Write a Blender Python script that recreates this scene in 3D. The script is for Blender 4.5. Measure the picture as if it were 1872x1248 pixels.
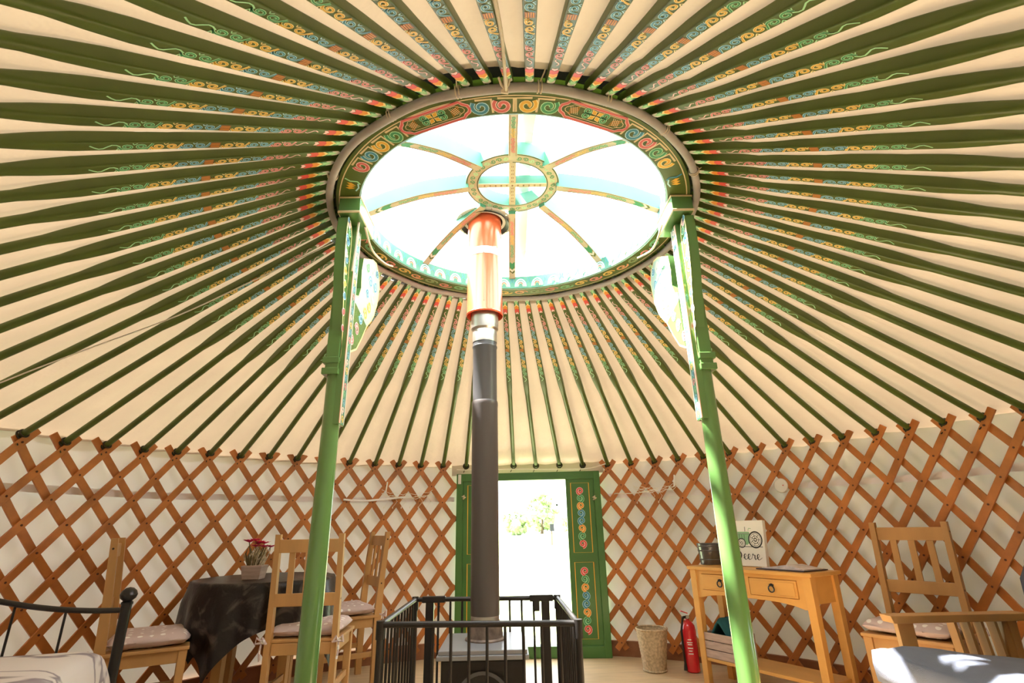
import bpy, math, random
from mathutils import Vector, Matrix, noise
sc = bpy.context.scene
for o in list(bpy.data.objects): bpy.data.objects.remove(o)
C = sc.collection
PI = math.pi; sin = math.sin; cos = math.cos
random.seed(7)

# ---------------------------------------------------------------- camera, light, exposure
cd = bpy.data.cameras.new('camera'); cam = bpy.data.objects.new('camera', cd); C.objects.link(cam)
CP = Vector((-0.0186, -2.3516, 1.0494)); pit, yaw, rol = 0.3438, -0.0114, -0.0199
fl = Vector((-sin(yaw), cos(yaw), 0)); rt = Vector((cos(yaw), sin(yaw), 0))
fw = fl * cos(pit) + Vector((0, 0, sin(pit))); upv = -fl * sin(pit) + Vector((0, 0, cos(pit)))
R_ = rt * cos(rol) + upv * sin(rol); U_ = -rt * sin(rol) + upv * cos(rol)
m = Matrix((R_, U_, -fw)).transposed().to_4x4(); m.translation = CP
cam.matrix_world = m
cd.sensor_width = 36; cd.lens = 944.2 / 1872 * 36; cd.clip_start = 0.02; cd.clip_end = 500
sc.camera = cam

w = bpy.data.worlds.new('world'); sc.world = w; w.use_nodes = True
nt = w.node_tree; bg = nt.nodes['Background']
bg.inputs[0].default_value = (0.93, 0.97, 1.0, 1); bg.inputs[1].default_value = 4.2
sd = bpy.data.lights.new('sun', 'SUN'); so = bpy.data.objects.new('sun', sd); C.objects.link(so)
so.rotation_euler = (Vector((0.49, -0.05, -1.0)) * -1).to_track_quat('Z', 'Y').to_euler()
sd.energy = 48.0; sd.angle = 0.03; sd.color = (1.0, 0.96, 0.88)
sc.view_settings.view_transform = 'Standard'; sc.view_settings.look = 'None'
sc.view_settings.gamma = 1; sc.view_settings.exposure = 0.75; sc.view_settings.use_curve_mapping = False

# ---------------------------------------------------------------- materials
MT = {}
def mat(name, col, rough=0.6, metal=0.0, var=0.0, scale=8.0, bump=0.0, bscale=60.0, stretch=(1, 1, 1), coat=0.0, spec=0.5, col2=None):
    if name in MT: return MT[name]
    m = bpy.data.materials.new(name); m.use_nodes = True; t = m.node_tree; b = t.nodes['Principled BSDF']
    b.inputs['Base Color'].default_value = (*col, 1); b.inputs['Roughness'].default_value = rough
    b.inputs['Metallic'].default_value = metal; b.inputs['Specular IOR Level'].default_value = spec
    b.inputs['Coat Weight'].default_value = coat; b.inputs['Coat Roughness'].default_value = 0.15
    if var or bump or col2:
        tc = t.nodes.new('ShaderNodeTexCoord'); mp = t.nodes.new('ShaderNodeMapping'); mp.inputs['Scale'].default_value = stretch
        t.links.new(tc.outputs['Object'], mp.inputs['Vector'])
    if var or col2:
        n = t.nodes.new('ShaderNodeTexNoise'); n.inputs['Scale'].default_value = scale; n.inputs['Detail'].default_value = 5
        t.links.new(mp.outputs[0], n.inputs['Vector'])
        r = t.nodes.new('ShaderNodeValToRGB'); t.links.new(n.outputs['Fac'], r.inputs[0])
        c2 = col2 if col2 else tuple(min(1, c * (1 + var)) for c in col)
        c1 = col if col2 else tuple(c * (1 - var) for c in col)
        r.color_ramp.elements[0].position = 0.35; r.color_ramp.elements[1].position = 0.65
        r.color_ramp.elements[0].color = (*c1, 1); r.color_ramp.elements[1].color = (*c2, 1)
        t.links.new(r.outputs[0], b.inputs['Base Color'])
    if bump:
        n2 = t.nodes.new('ShaderNodeTexNoise'); n2.inputs['Scale'].default_value = bscale; n2.inputs['Detail'].default_value = 4
        t.links.new(mp.outputs[0], n2.inputs['Vector'])
        bm = t.nodes.new('ShaderNodeBump'); bm.inputs['Strength'].default_value = bump; bm.inputs['Distance'].default_value = 0.01
        t.links.new(n2.outputs['Fac'], bm.inputs['Height']); t.links.new(bm.outputs[0], b.inputs['Normal'])
    MT[name] = m; return m

def cloth_mat(name, col, trans, tfac, var=0.05, scale=3.0, bump=0.3, bscale=12, stretch=(1, 1, 1)):
    """thin cloth that lets daylight through: diffuse + translucent"""
    m = bpy.data.materials.new(name); m.use_nodes = True; t = m.node_tree
    for n in list(t.nodes): t.nodes.remove(n)
    out = t.nodes.new('ShaderNodeOutputMaterial'); mx = t.nodes.new('ShaderNodeMixShader'); mx.inputs[0].default_value = tfac
    d = t.nodes.new('ShaderNodeBsdfDiffuse'); tr = t.nodes.new('ShaderNodeBsdfTranslucent')
    tc = t.nodes.new('ShaderNodeTexCoord'); mp = t.nodes.new('ShaderNodeMapping'); mp.inputs['Scale'].default_value = stretch
    t.links.new(tc.outputs['Object'], mp.inputs['Vector'])
    def ramp(c):
        n = t.nodes.new('ShaderNodeTexNoise'); n.inputs['Scale'].default_value = scale; n.inputs['Detail'].default_value = 4
        t.links.new(mp.outputs[0], n.inputs['Vector']); r = t.nodes.new('ShaderNodeValToRGB'); t.links.new(n.outputs['Fac'], r.inputs[0])
        r.color_ramp.elements[0].position = 0.3; r.color_ramp.elements[1].position = 0.7
        r.color_ramp.elements[0].color = (*[x * (1 - var) for x in c], 1); r.color_ramp.elements[1].color = (*[min(1, x * (1 + var)) for x in c], 1)
        return r.outputs[0]
    t.links.new(ramp(col), d.inputs[0]); t.links.new(ramp(trans), tr.inputs[0])
    n2 = t.nodes.new('ShaderNodeTexNoise'); n2.inputs['Scale'].default_value = bscale; n2.inputs['Detail'].default_value = 3
    t.links.new(mp.outputs[0], n2.inputs['Vector']); bm = t.nodes.new('ShaderNodeBump'); bm.inputs['Strength'].default_value = bump; bm.inputs['Distance'].default_value = 0.02
    t.links.new(n2.outputs['Fac'], bm.inputs['Height'])
    t.links.new(bm.outputs[0], d.inputs['Normal']); t.links.new(bm.outputs[0], tr.inputs['Normal'])
    t.links.new(d.outputs[0], mx.inputs[1]); t.links.new(tr.outputs[0], mx.inputs[2]); t.links.new(mx.outputs[0], out.inputs[0])
    MT[name] = m; return m

GREEN = mat('pole green paint', (0.085, 0.125, 0.018), 0.42, var=0.16, scale=5, bump=0.05)
POSTG = mat('post green gloss paint', (0.115, 0.25, 0.07), 0.2, var=0.06, scale=4, coat=0.5)
DOORG = mat('door green paint', (0.055, 0.175, 0.035), 0.38, var=0.08, scale=6, coat=0.2)
MINT = mat('crown mint paint', (0.075, 0.25, 0.175), 0.5, var=0.06)
PALEM = mat('pale mint paint with glare', (0.42, 0.60, 0.52), 0.4)
CREAMW = mat('cream painted wood', (0.62, 0.52, 0.33), 0.5, var=0.08)
BEIGE = mat('paint beige line', (0.78, 0.62, 0.36), 0.5)
WHITEP = mat('paint white line', (0.82, 0.84, 0.74), 0.5)
YELP = mat('paint yellow', (0.85, 0.48, 0.05), 0.5)
YELL = mat('paint pale yellow', (0.98, 0.83, 0.38), 0.5)
BLUP = mat('paint blue', (0.05, 0.27, 0.40), 0.5)
BLUL = mat('paint pale blue', (0.50, 0.80, 0.90), 0.5)
PNKP = mat('paint red pink', (0.70, 0.14, 0.13), 0.5)
PNKL = mat('paint pale pink', (0.98, 0.64, 0.62), 0.5)
GRNP = mat('paint bright green', (0.06, 0.32, 0.13), 0.5)
GRNL = mat('paint pale green', (0.46, 0.83, 0.48), 0.5)
ORNP = mat('paint orange', (0.88, 0.33, 0.04), 0.5)
REDP = mat('paint red', (0.78, 0.09, 0.07), 0.5)
BRNP = mat('paint brown', (0.28, 0.12, 0.04), 0.5)
DKGP = mat('paint dark green', (0.035, 0.07, 0.02), 0.5)
PINKW = mat('paint salmon', (0.75, 0.40, 0.28), 0.5)
LATT = mat('lattice orange wood', (0.46, 0.155, 0.032), 0.42, var=0.22, scale=6, coat=0.15)
PIN = mat('dark leather knot', (0.10, 0.03, 0.012), 0.7)
TIE = mat('dark tie rope', (0.035, 0.03, 0.015), 0.9)
ROPE = mat('cream rope', (0.72, 0.62, 0.46), 0.85, bump=0.4, bscale=200)
GREYP = mat('grey pipe plastic', (0.42, 0.39, 0.37), 0.5, var=0.12, scale=10)
CANV = cloth_mat('roof canvas', (0.60, 0.525, 0.435), (0.62, 0.46, 0.30), 0.03, var=0.05, scale=3)
LINER = cloth_mat('white wall liner', (0.88, 0.87, 0.86), (0.60, 0.57, 0.55), 0.02, var=0.04, scale=4, bump=0.5, bscale=5, stretch=(1, 1, .4))
BAND = mat('white webbing', (0.90, 0.88, 0.93), 0.7)
DARK = mat('rim shade black', (0.008, 0.007, 0.006), 0.95)
SKIRT = mat('reddish skirting wood', (0.30, 0.12, 0.055), 0.6, var=0.15)
FLOOR = mat('pale floor boards', (0.62, 0.46, 0.28), 0.4, var=0.10, scale=4, stretch=(1, 8, 1))
BLK = mat('black steel', (0.022, 0.019, 0.018), 0.42, metal=0.3, var=0.1)
FLUE = mat('dark grey flue enamel', (0.095, 0.083, 0.082), 0.36, metal=0.35, coat=0.1)
FLUE2 = mat('mid grey flue enamel', (0.12, 0.12, 0.13), 0.30, metal=0.5)
STEEL = mat('brushed steel', (0.55, 0.53, 0.50), 0.28, metal=0.9)
STOP = mat('stove top grey', (0.30, 0.31, 0.34), 0.35, metal=0.4)
RUST = mat('old flue collar', (0.20, 0.15, 0.12), 0.6, metal=0.4, var=0.3, scale=30)
REDSH = mat('red heat shield', (0.80, 0.13, 0.05), 0.25, metal=0.35, coat=0.4)
WTAPE = mat('white tape', (0.85, 0.83, 0.82), 0.5)
PINE = mat('waxed pine', (0.50, 0.27, 0.095), 0.42, var=0.14, scale=5, stretch=(1, 1, .3), bump=0.03)
PINEL = mat('honey pine console', (0.66, 0.34, 0.09), 0.42, var=0.12, scale=4, stretch=(.4, 1, 1))
PLUG = mat('dark screw cap', (0.03, 0.012, 0.006), 0.5)
IRON = mat('black iron', (0.01, 0.01, 0.012), 0.3)
GREYF = mat('slate blue fabric', (0.16, 0.18, 0.24), 0.85, var=0.08, scale=5, bump=0.25, bscale=300)
GREYD = mat('dark slate fabric', (0.10, 0.105, 0.14), 0.9, var=0.08, scale=5, bump=0.25, bscale=300)
REDM = mat('extinguisher red', (0.70, 0.02, 0.03), 0.2, coat=0.6)
TEAL = mat('teal fabric', (0.01, 0.09, 0.10), 0.9)
CRATE = mat('washed pink wood', (0.42, 0.30, 0.25), 0.7, var=0.15, scale=10, stretch=(1, 1, 6))
WICK = mat('pale wicker', (0.50, 0.38, 0.24), 0.7, var=0.25, scale=60)
GALV = mat('galvanised tin', (0.16, 0.165, 0.18), 0.3, metal=0.85, var=0.15, scale=12)
CANW = mat('white canvas board', (0.80, 0.76, 0.70), 0.7)
INK = mat('black ink', (0.02, 0.02, 0.02), 0.6)
TRGRN = mat('pale tractor green', (0.22, 0.42, 0.22), 0.6)
PLAST = mat('white plastic', (0.78, 0.74, 0.70), 0.4)
PAPER = mat('printed paper', (0.60, 0.52, 0.50), 0.5, var=0.2, scale=25)
BOARDD = mat('dark clipboard', (0.05, 0.035, 0.05), 0.4)
MAGEN = mat('magenta petals', (0.72, 0.03, 0.16), 0.6)
LEAFD = mat('dry stems', (0.16, 0.12, 0.05), 0.8)
WIRE = mat('clear white wire', (0.85, 0.80, 0.72), 0.4)
GRASS = mat('sunlit grass', (0.30, 0.36, 0.16), 0.9, var=0.2, scale=1.5)
LEAF = mat('tree leaves', (0.26, 0.34, 0.18), 0.8, var=0.25, scale=3)
BARK = mat('tree bark', (0.10, 0.07, 0.05), 0.9)
STONE = mat('grey door step', (0.38, 0.36, 0.33), 0.8, var=0.1, scale=12)
FIGURE = mat('dark field figure', (0.02, 0.02, 0.03), 0.9)

def dot_mat(name, base, dot, scale, th):
    m = mat(name, base, 0.85); t = m.node_tree; b = t.nodes['Principled BSDF']
    tc = t.nodes.new('ShaderNodeTexCoord'); v = t.nodes.new('ShaderNodeTexVoronoi'); v.inputs['Scale'].default_value = scale
    v.inputs['Randomness'].default_value = 0.25
    t.links.new(tc.outputs['Object'], v.inputs['Vector'])
    r = t.nodes.new('ShaderNodeValToRGB'); r.color_ramp.elements[0].color = (*dot, 1); r.color_ramp.elements[1].color = (*base, 1)
    r.color_ramp.elements[0].position = th; r.color_ramp.elements[1].position = th + 0.04
    t.links.new(v.outputs['Distance'], r.inputs[0]); t.links.new(r.outputs[0], b.inputs['Base Color'])
    return m
CUSH = dot_mat('dotted dusty pink cotton', (0.62, 0.49, 0.48), (0.92, 0.87, 0.84), 19, 0.24)

# duvet: white with grey tree-branch streaks
DUV = mat('white duvet with grey branches', (0.74, 0.70, 0.70), 0.85)
t = DUV.node_tree; b = t.nodes['Principled BSDF']
tc = t.nodes.new('ShaderNodeTexCoord'); mp = t.nodes.new('ShaderNodeMapping'); mp.inputs['Scale'].default_value = (.7, 2.6, 1.5); mp.inputs['Rotation'].default_value = (0, 0, 0.9)
n = t.nodes.new('ShaderNodeTexNoise'); n.inputs['Scale'].default_value = 1.7; n.inputs['Detail'].default_value = 2.5; n.inputs['Distortion'].default_value = 0.5
r = t.nodes.new('ShaderNodeValToRGB'); e = r.color_ramp.elements
e[0].position = 0.0; e[0].color = (0.76, 0.72, 0.72, 1); e[1].position = 1; e[1].color = (0.76, 0.72, 0.72, 1)
for p_, c_ in ((0.47, (0.76, 0.72, 0.72, 1)), (0.49, (0.28, 0.24, 0.28, 1)), (0.51, (0.36, 0.33, 0.38, 1)), (0.53, (0.76, 0.72, 0.72, 1))):
    x = e.new(p_); x.color = c_
t.links.new(tc.outputs['Object'], mp.inputs[0]); t.links.new(mp.outputs[0], n.inputs['Vector']); t.links.new(n.outputs['Fac'], r.inputs[0]); t.links.new(r.outputs[0], b.inputs['Base Color'])

# tablecloth: black sheen with faint brown and grey print
TCL = mat('black satin tablecloth', (0.010, 0.007, 0.007), 0.40, spec=0.4)
t = TCL.node_tree; b = t.nodes['Principled BSDF']
tc = t.nodes.new('ShaderNodeTexCoord'); n = t.nodes.new('ShaderNodeTexNoise'); n.inputs['Scale'].default_value = 6; n.inputs['Detail'].default_value = 7; n.inputs['Distortion'].default_value = 1.6
r = t.nodes.new('ShaderNodeValToRGB'); r.color_ramp.elements[0].position = 0.52; r.color_ramp.elements[1].position = 0.70
r.color_ramp.elements[0].color = (0.008, 0.005, 0.005, 1); r.color_ramp.elements[1].color = (0.10, 0.078, 0.072, 1)
t.links.new(tc.outputs['Object'], n.inputs['Vector']); t.links.new(n.outputs['Fac'], r.inputs[0]); t.links.new(r.outputs[0], b.inputs['Base Color'])
n2 = t.nodes.new('ShaderNodeTexNoise'); n2.inputs['Scale'].default_value = 28; bm_ = t.nodes.new('ShaderNodeBump'); bm_.inputs['Strength'].default_value = 0.35; bm_.inputs['Distance'].default_value = 0.01
t.links.new(tc.outputs['Object'], n2.inputs['Vector']); t.links.new(n2.outputs['Fac'], bm_.inputs['Height']); t.links.new(bm_.outputs[0], b.inputs['Normal'])

# clear cover over the crown
VIN = bpy.data.materials.new('clear vinyl cover'); VIN.use_nodes = True; t = VIN.node_tree
for n in list(t.nodes): t.nodes.remove(n)
out = t.nodes.new('ShaderNodeOutputMaterial'); mx = t.nodes.new('ShaderNodeMixShader'); mx.inputs[0].default_value = 0.16
tp = t.nodes.new('ShaderNodeBsdfTransparent'); tl = t.nodes.new('ShaderNodeBsdfTranslucent'); tl.inputs[0].default_value = (0.95, 0.97, 1, 1)
t.links.new(tp.outputs[0], mx.inputs[1]); t.links.new(tl.outputs[0], mx.inputs[2]); t.links.new(mx.outputs[0], out.inputs[0])

# ---------------------------------------------------------------- mesh helper
class MB:
    def __init__(s): s.v = []; s.f = []; s.m = []; s.mats = []
    def mi(s, mt):
        if mt not in s.mats: s.mats.append(mt)
        return s.mats.index(mt)
    def add(s, vs, fs, mt):
        b = len(s.v); s.v += [tuple(x) for x in vs]; i = s.mi(mt)
        for f in fs: s.f.append(tuple(b + k for k in f)); s.m.append(i)
    def box(s, c, d, mt, M=None, taper=1.0):
        cx, cy, cz = c; dx, dy, dz = d[0] / 2, d[1] / 2, d[2] / 2
        vs = []
        for z, k in ((-dz, taper), (dz, 1.0)):
            for x, y in ((-dx, -dy), (dx, -dy), (dx, dy), (-dx, dy)): vs.append(Vector((cx + x * k, cy + y * k, cz + z)))
        if M: vs = [M @ v for v in vs]
        s.add(vs, [(3, 2, 1, 0), (4, 5, 6, 7), (0, 1, 5, 4), (1, 2, 6, 5), (2, 3, 7, 6), (3, 0, 4, 7)], mt)
    def bar(s, a, b, wd, th, mt, up=(0, 0, 1)):
        """rectangular bar from a to b, wd across, th along up-ish"""
        a = Vector(a); b = Vector(b); t = (b - a).normalized(); u = Vector(up); x = t.cross(u).normalized(); z = x.cross(t)
        vs = [p + x * sx * wd / 2 + z * sz * th / 2 for p in (a, b) for sx, sz in ((-1, -1), (1, -1), (1, 1), (-1, 1))]
        s.add(vs, [(3, 2, 1, 0), (4, 5, 6, 7), (0, 1, 5, 4), (1, 2, 6, 5), (2, 3, 7, 6), (3, 0, 4, 7)], mt)
    def tube(s, pts, r, mt, seg=10, cap=True, closed=False):
        pts = [Vector(p) for p in pts]; n = len(pts); rs = r if isinstance(r, (list, tuple)) else [r] * n
        up = Vector((0, 0, 1)); vs = []
        t0 = (pts[1] - pts[0]).normalized()
        x = t0.cross(up if abs(t0.dot(up)) < .95 else Vector((1, 0, 0))).normalized()
        for i, p in enumerate(pts):
            if closed: t = (pts[(i + 1) % n] - pts[i - 1]).normalized()
            else: t = (pts[min(i + 1, n - 1)] - pts[max(i - 1, 0)]).normalized()
            x = (x - t * x.dot(t)).normalized(); y = t.cross(x)
            for k in range(seg): a = 2 * PI * k / seg; vs.append(p + (x * cos(a) + y * sin(a)) * rs[i])
        fs = []
        for i in range(n if closed else n - 1):
            j = (i + 1) % n
            for k in range(seg): l = (k + 1) % seg; fs.append((i * seg + k, i * seg + l, j * seg + l, j * seg + k))
        if cap and not closed:
            fs.append(tuple(range(seg - 1, -1, -1))); fs.append(tuple((n - 1) * seg + k for k in range(seg)))
        s.add(vs, fs, mt)
    def lathe(s, prof, mt, c=(0, 0, 0), seg=32, a0=0, a1=2 * PI, closedprof=False):
        full = abs(a1 - a0 - 2 * PI) < 1e-6; n = seg if full else seg + 1; vs = []
        for i in range(n):
            a = a0 + (a1 - a0) * i / seg
            for r, z in prof: vs.append((c[0] + r * cos(a), c[1] + r * sin(a), c[2] + z))
        k = len(prof); fs = []
        for i in range(seg):
            j = (i + 1) % n
            for q in range(k if closedprof else k - 1): q2 = (q + 1) % k; fs.append((i * k + q, j * k + q, j * k + q2, i * k + q2))
        s.add(vs, fs, mt)
    def prism(s, poly, mapf, h0, h1, mt):
        """2D outline -> solid between heights h0 and h1; mapf(u,v,h)->3D"""
        n = len(poly); vs = [mapf(u, v, h0) for u, v in poly] + [mapf(u, v, h1) for u, v in poly]
        s.add(vs, [tuple(range(n - 1, -1, -1)), tuple(range(n, 2 * n))] + [(i, (i + 1) % n, n + (i + 1) % n, n + i) for i in range(n)], mt)
    def strip(s, poly, mapf, h, mt): s.add([mapf(u, v, h) for u, v in poly], [tuple(range(len(poly)))], mt)
    def ribbon(s, pts, wd, mapf, h, mt, closed=False):
        n = len(pts); vs = []
        for i in range(n):
            a = pts[(i - 1) % n] if closed else pts[max(i - 1, 0)]; b = pts[(i + 1) % n] if closed else pts[min(i + 1, n - 1)]
            dx, dy = b[0] - a[0], b[1] - a[1]; L = math.hypot(dx, dy) or 1e-9; nx, ny = -dy / L, dx / L
            ww = wd[i] if isinstance(wd, list) else wd
            u, v = pts[i]; vs += [mapf(u + nx * ww / 2, v + ny * ww / 2, h), mapf(u - nx * ww / 2, v - ny * ww / 2, h)]
        fs = [(2 * i, 2 * i + 1, 2 * ((i + 1) % n) + 1, 2 * ((i + 1) % n)) for i in range(n if closed else n - 1)]
        s.add(vs, fs, mt)
    def build(s, name, parent=None, smooth=35, bevel=0, solid=0, subsurf=0):
        me = bpy.data.meshes.new(name); me.from_pydata(s.v, [], s.f)
        for mt in s.mats: me.materials.append(mt)
        me.polygons.foreach_set('material_index', s.m)
        if smooth:
            me.polygons.foreach_set('use_smooth', [True] * len(s.f))
            me.set_sharp_from_angle(angle=math.radians(smooth))
        me.update(); o = bpy.data.objects.new(name, me); C.objects.link(o)
        if parent: o.parent = parent
        if solid: md = o.modifiers.new('solid', 'SOLIDIFY'); md.thickness = solid; md.offset = 0
        if bevel: md = o.modifiers.new('bevel', 'BEVEL'); md.width = bevel; md.segments = 2; md.limit_method = 'ANGLE'
        if subsurf: md = o.modifiers.new('sub', 'SUBSURF'); md.levels = subsurf; md.render_levels = subsurf
        return o

def tag(o, label=None, cat=None, group=None, kind=None):
    if label: o['label'] = label
    if cat: o['category'] = cat
    if group: o['group'] = group
    if kind: o['kind'] = kind
    return o
def thing(name, label, cat, loc=(0, 0, 0), rz=0.0, group=None, kind=None):
    o = bpy.data.objects.new(name, None); C.objects.link(o); o.location = loc; o.rotation_euler = (0, 0, rz); o.empty_display_size = .1
    return tag(o, label, cat, group, kind)
def copy_tree(o, parent=None):
    c = o.copy(); C.objects.link(c)
    if parent: c.parent = parent
    for ch in list(o.children): copy_tree(ch, c)
    return c
def cyl(R, az, z): return Vector((R * sin(az), R * cos(az), z))

def spiral(cx, cy, r, hand, turns=1.35, n=13, start=PI, r1=.22):
    return [(cx + r * (1 - (1 - r1) * i / (n - 1)) * cos(start + hand * 2 * PI * turns * i / (n - 1)), cy + r * (1 - (1 - r1) * i / (n - 1)) * sin(start + hand * 2 * PI * turns * i / (n - 1))) for i in range(n)]
def curl(mb, u, v, r, hand, mapf, colL, colD, wl, wd, h, start=PI, turns=1.35, ring=True):
    p = spiral(u, v, r, hand, turns, 13, start)
    mb.ribbon(p, wl, mapf, h, colL); mb.ribbon(p, wd, mapf, h + .0006, colD)

# ---------------------------------------------------------------- yurt frame numbers
NP = 78; DA = 2 * PI / NP; A0 = -1.3658; RW = 2.75
VCOR = [(0, -0.0144, 1.536), (1, -0.0106, 1.525), (2, -0.0046, 1.538), (3, 0.0005, 1.539), (4, -0.0004, 1.547), (5, 0.0044, 1.56), (6, 0.0066, 1.563), (7, 0.0073, 1.575), (8, 0.0092, 1.574), (9, 0.0126, 1.57), (10, 0.0115, 1.566), (11, 0.0143, 1.562), (12, 0.0120, 1.562), (13, 0.0068, 1.558), (14, 0.0028, 1.560), (15, 0.0017, 1.56), (16, 0.0031, 1.559), (17, 0.0068, 1.561), (18, 0.0047, 1.555), (19, 0.0061, 1.554), (20, 0.006, 1.545), (21, 0.0120, 1.532), (22, 0.0106, 1.532), (23, 0.0080, 1.535), (24, 0.0041, 1.54), (25, 0.0043, 1.54), (26, 0.0032, 1.55), (27, 0.0043, 1.556), (28, 0.0060, 1.562), (29, 0.002, 1.565), (30, -0.0003, 1.564), (31, 0.0017, 1.559), (32, -0.0035, 1.557), (33, -0.0048, 1.55), (34, -0.0071, 1.54)]
def interp(k, j, d):
    if k <= VCOR[0][0]: f = max(0, 1 + (k - VCOR[0][0]) / 5); return d + (VCOR[0][j] - d) * f
    if k >= VCOR[-1][0]: f = max(0, 1 - (k - VCOR[-1][0]) / 5); return d + (VCOR[-1][j] - d) * f
    i = int(math.floor(k)); f = k - i; i = min(i, 33)
    return VCOR[i][j] * (1 - f) + VCOR[i + 1][j] * f
def AZ(k): return A0 + 0.0806 * k + interp(k, 1, 0.0) - (0.0 if k < 40 else 0)
def ZT(k): return interp(k, 2, 1.555)
CX, CY = 0.027, -0.008           # crown centre
CZ = 2.535                        # underside of the crown

# ---------------------------------------------------------------- setting: floor, liner, canvas, skirting
mb = MB(); mb.lathe([(0, 0), (2.9, 0), (2.9, -.12), (0, -.12)], FLOOR, seg=96)
tag(mb.build('floor', smooth=0), kind='structure')

def shell(az0, az1, R0, R1, z0, z1, n, mz, mt, name, wob=0.0):
    mb = MB(); vs = []; fs = []
    for i in range(n + 1):
        a = az0 + (az1 - az0) * i / n
        for j in range(mz + 1):
            f = j / mz; rr = R0 + (R1 - R0) * f + wob * noise.noise(Vector((a * 9, f * 3, 0)))
            vs.append(cyl(rr, a, z0 + (z1 - z0) * f))
    for i in range(n):
        for j in range(mz): q = i * (mz + 1) + j; fs.append((q, q + 1, q + mz + 2, q + mz + 1))
    mb.add(vs, fs, mt); return mb.build(name, smooth=180)
DL, DR = -0.172, 0.290   # door gap azimuths
tag(shell(DR, 2 * PI + DL, 2.845, 2.845, .07, 1.66, 300, 8, LINER, 'wall_back', .02), kind='structure')
tag(shell(DL - .03, DR + .03, 2.80, 2.82, 1.515, 1.68, 24, 2, CANV, 'trim_3', .006), kind='structure')
mb = MB(); n = 150
for (r0, r1) in ((2.80, 2.83),):
    mb.lathe([(r0, 0), (r0, .115), (r1, .115), (r1, 0)], SKIRT, seg=n, a0=PI / 2 - DL, a1=PI / 2 - DR + 2 * PI)
tag(mb.build('baseboard_back', smooth=0), kind='structure')
mb = MB()
zw = lambda k: 1.285 + .06 * sin(k * .12)
pts = [cyl(2.812, DR + .02 + (2 * PI + DL - DR - .04) * i / 240, 1.30 + .004 * sin(i * .3)) for i in range(241)]
vs = []; fs = []
for i, p in enumerate(pts):
    vs += [p + Vector((0, 0, -.022)), p + Vector((0, 0, .022))]
    if i: fs.append((2 * i - 2, 2 * i, 2 * i + 1, 2 * i - 1))
mb.add(vs, fs, BAND); tag(mb.build('trim_1', smooth=180), kind='structure')

# roof canvas: cone just above the poles, sagging slightly between them
SL = (CZ - 1.595) / (RW - .90)
def zroof(r): return CZ + .0 - SL * (r - .90)
mb = MB(); vs = []; fs = []; NA = NP * 4; NR = 26
for i in range(NA):
    a = A0 + 2 * PI * i / NA
    for j in range(NR + 1):
        f = j / NR; r = .985 + (2.86 - .985) * f
        sag = -.006 * (1 - cos(2 * PI * i / 4)) * (1 if f > .1 else 0)
        wr = .010 * noise.noise(Vector((sin(a) * r * 4, cos(a) * r * 4, 3))) + .006 * noise.noise(Vector((a * 26, r * 12, 0)))
        vs.append(cyl(r, a, zroof(r) + .060 + sag + wr))
for i in range(NA):
    for j in range(NR): q = i * (NR + 1) + j; q2 = ((i + 1) % NA) * (NR + 1) + j; fs.append((q, q + 1, q2 + 1, q2))
mb.add(vs, fs, CANV); tag(mb.build('ceiling', smooth=180), kind='structure')
mb = MB(); mb.lathe([(1.02, zroof(1.02) + .085), (.872, CZ + .074)], DARK, c=(CX, CY, 0), seg=96)  # black ring painted in for the deep shade between pole ends and crown
tag(mb.build('shade_ring', smooth=180), kind='structure')

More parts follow.
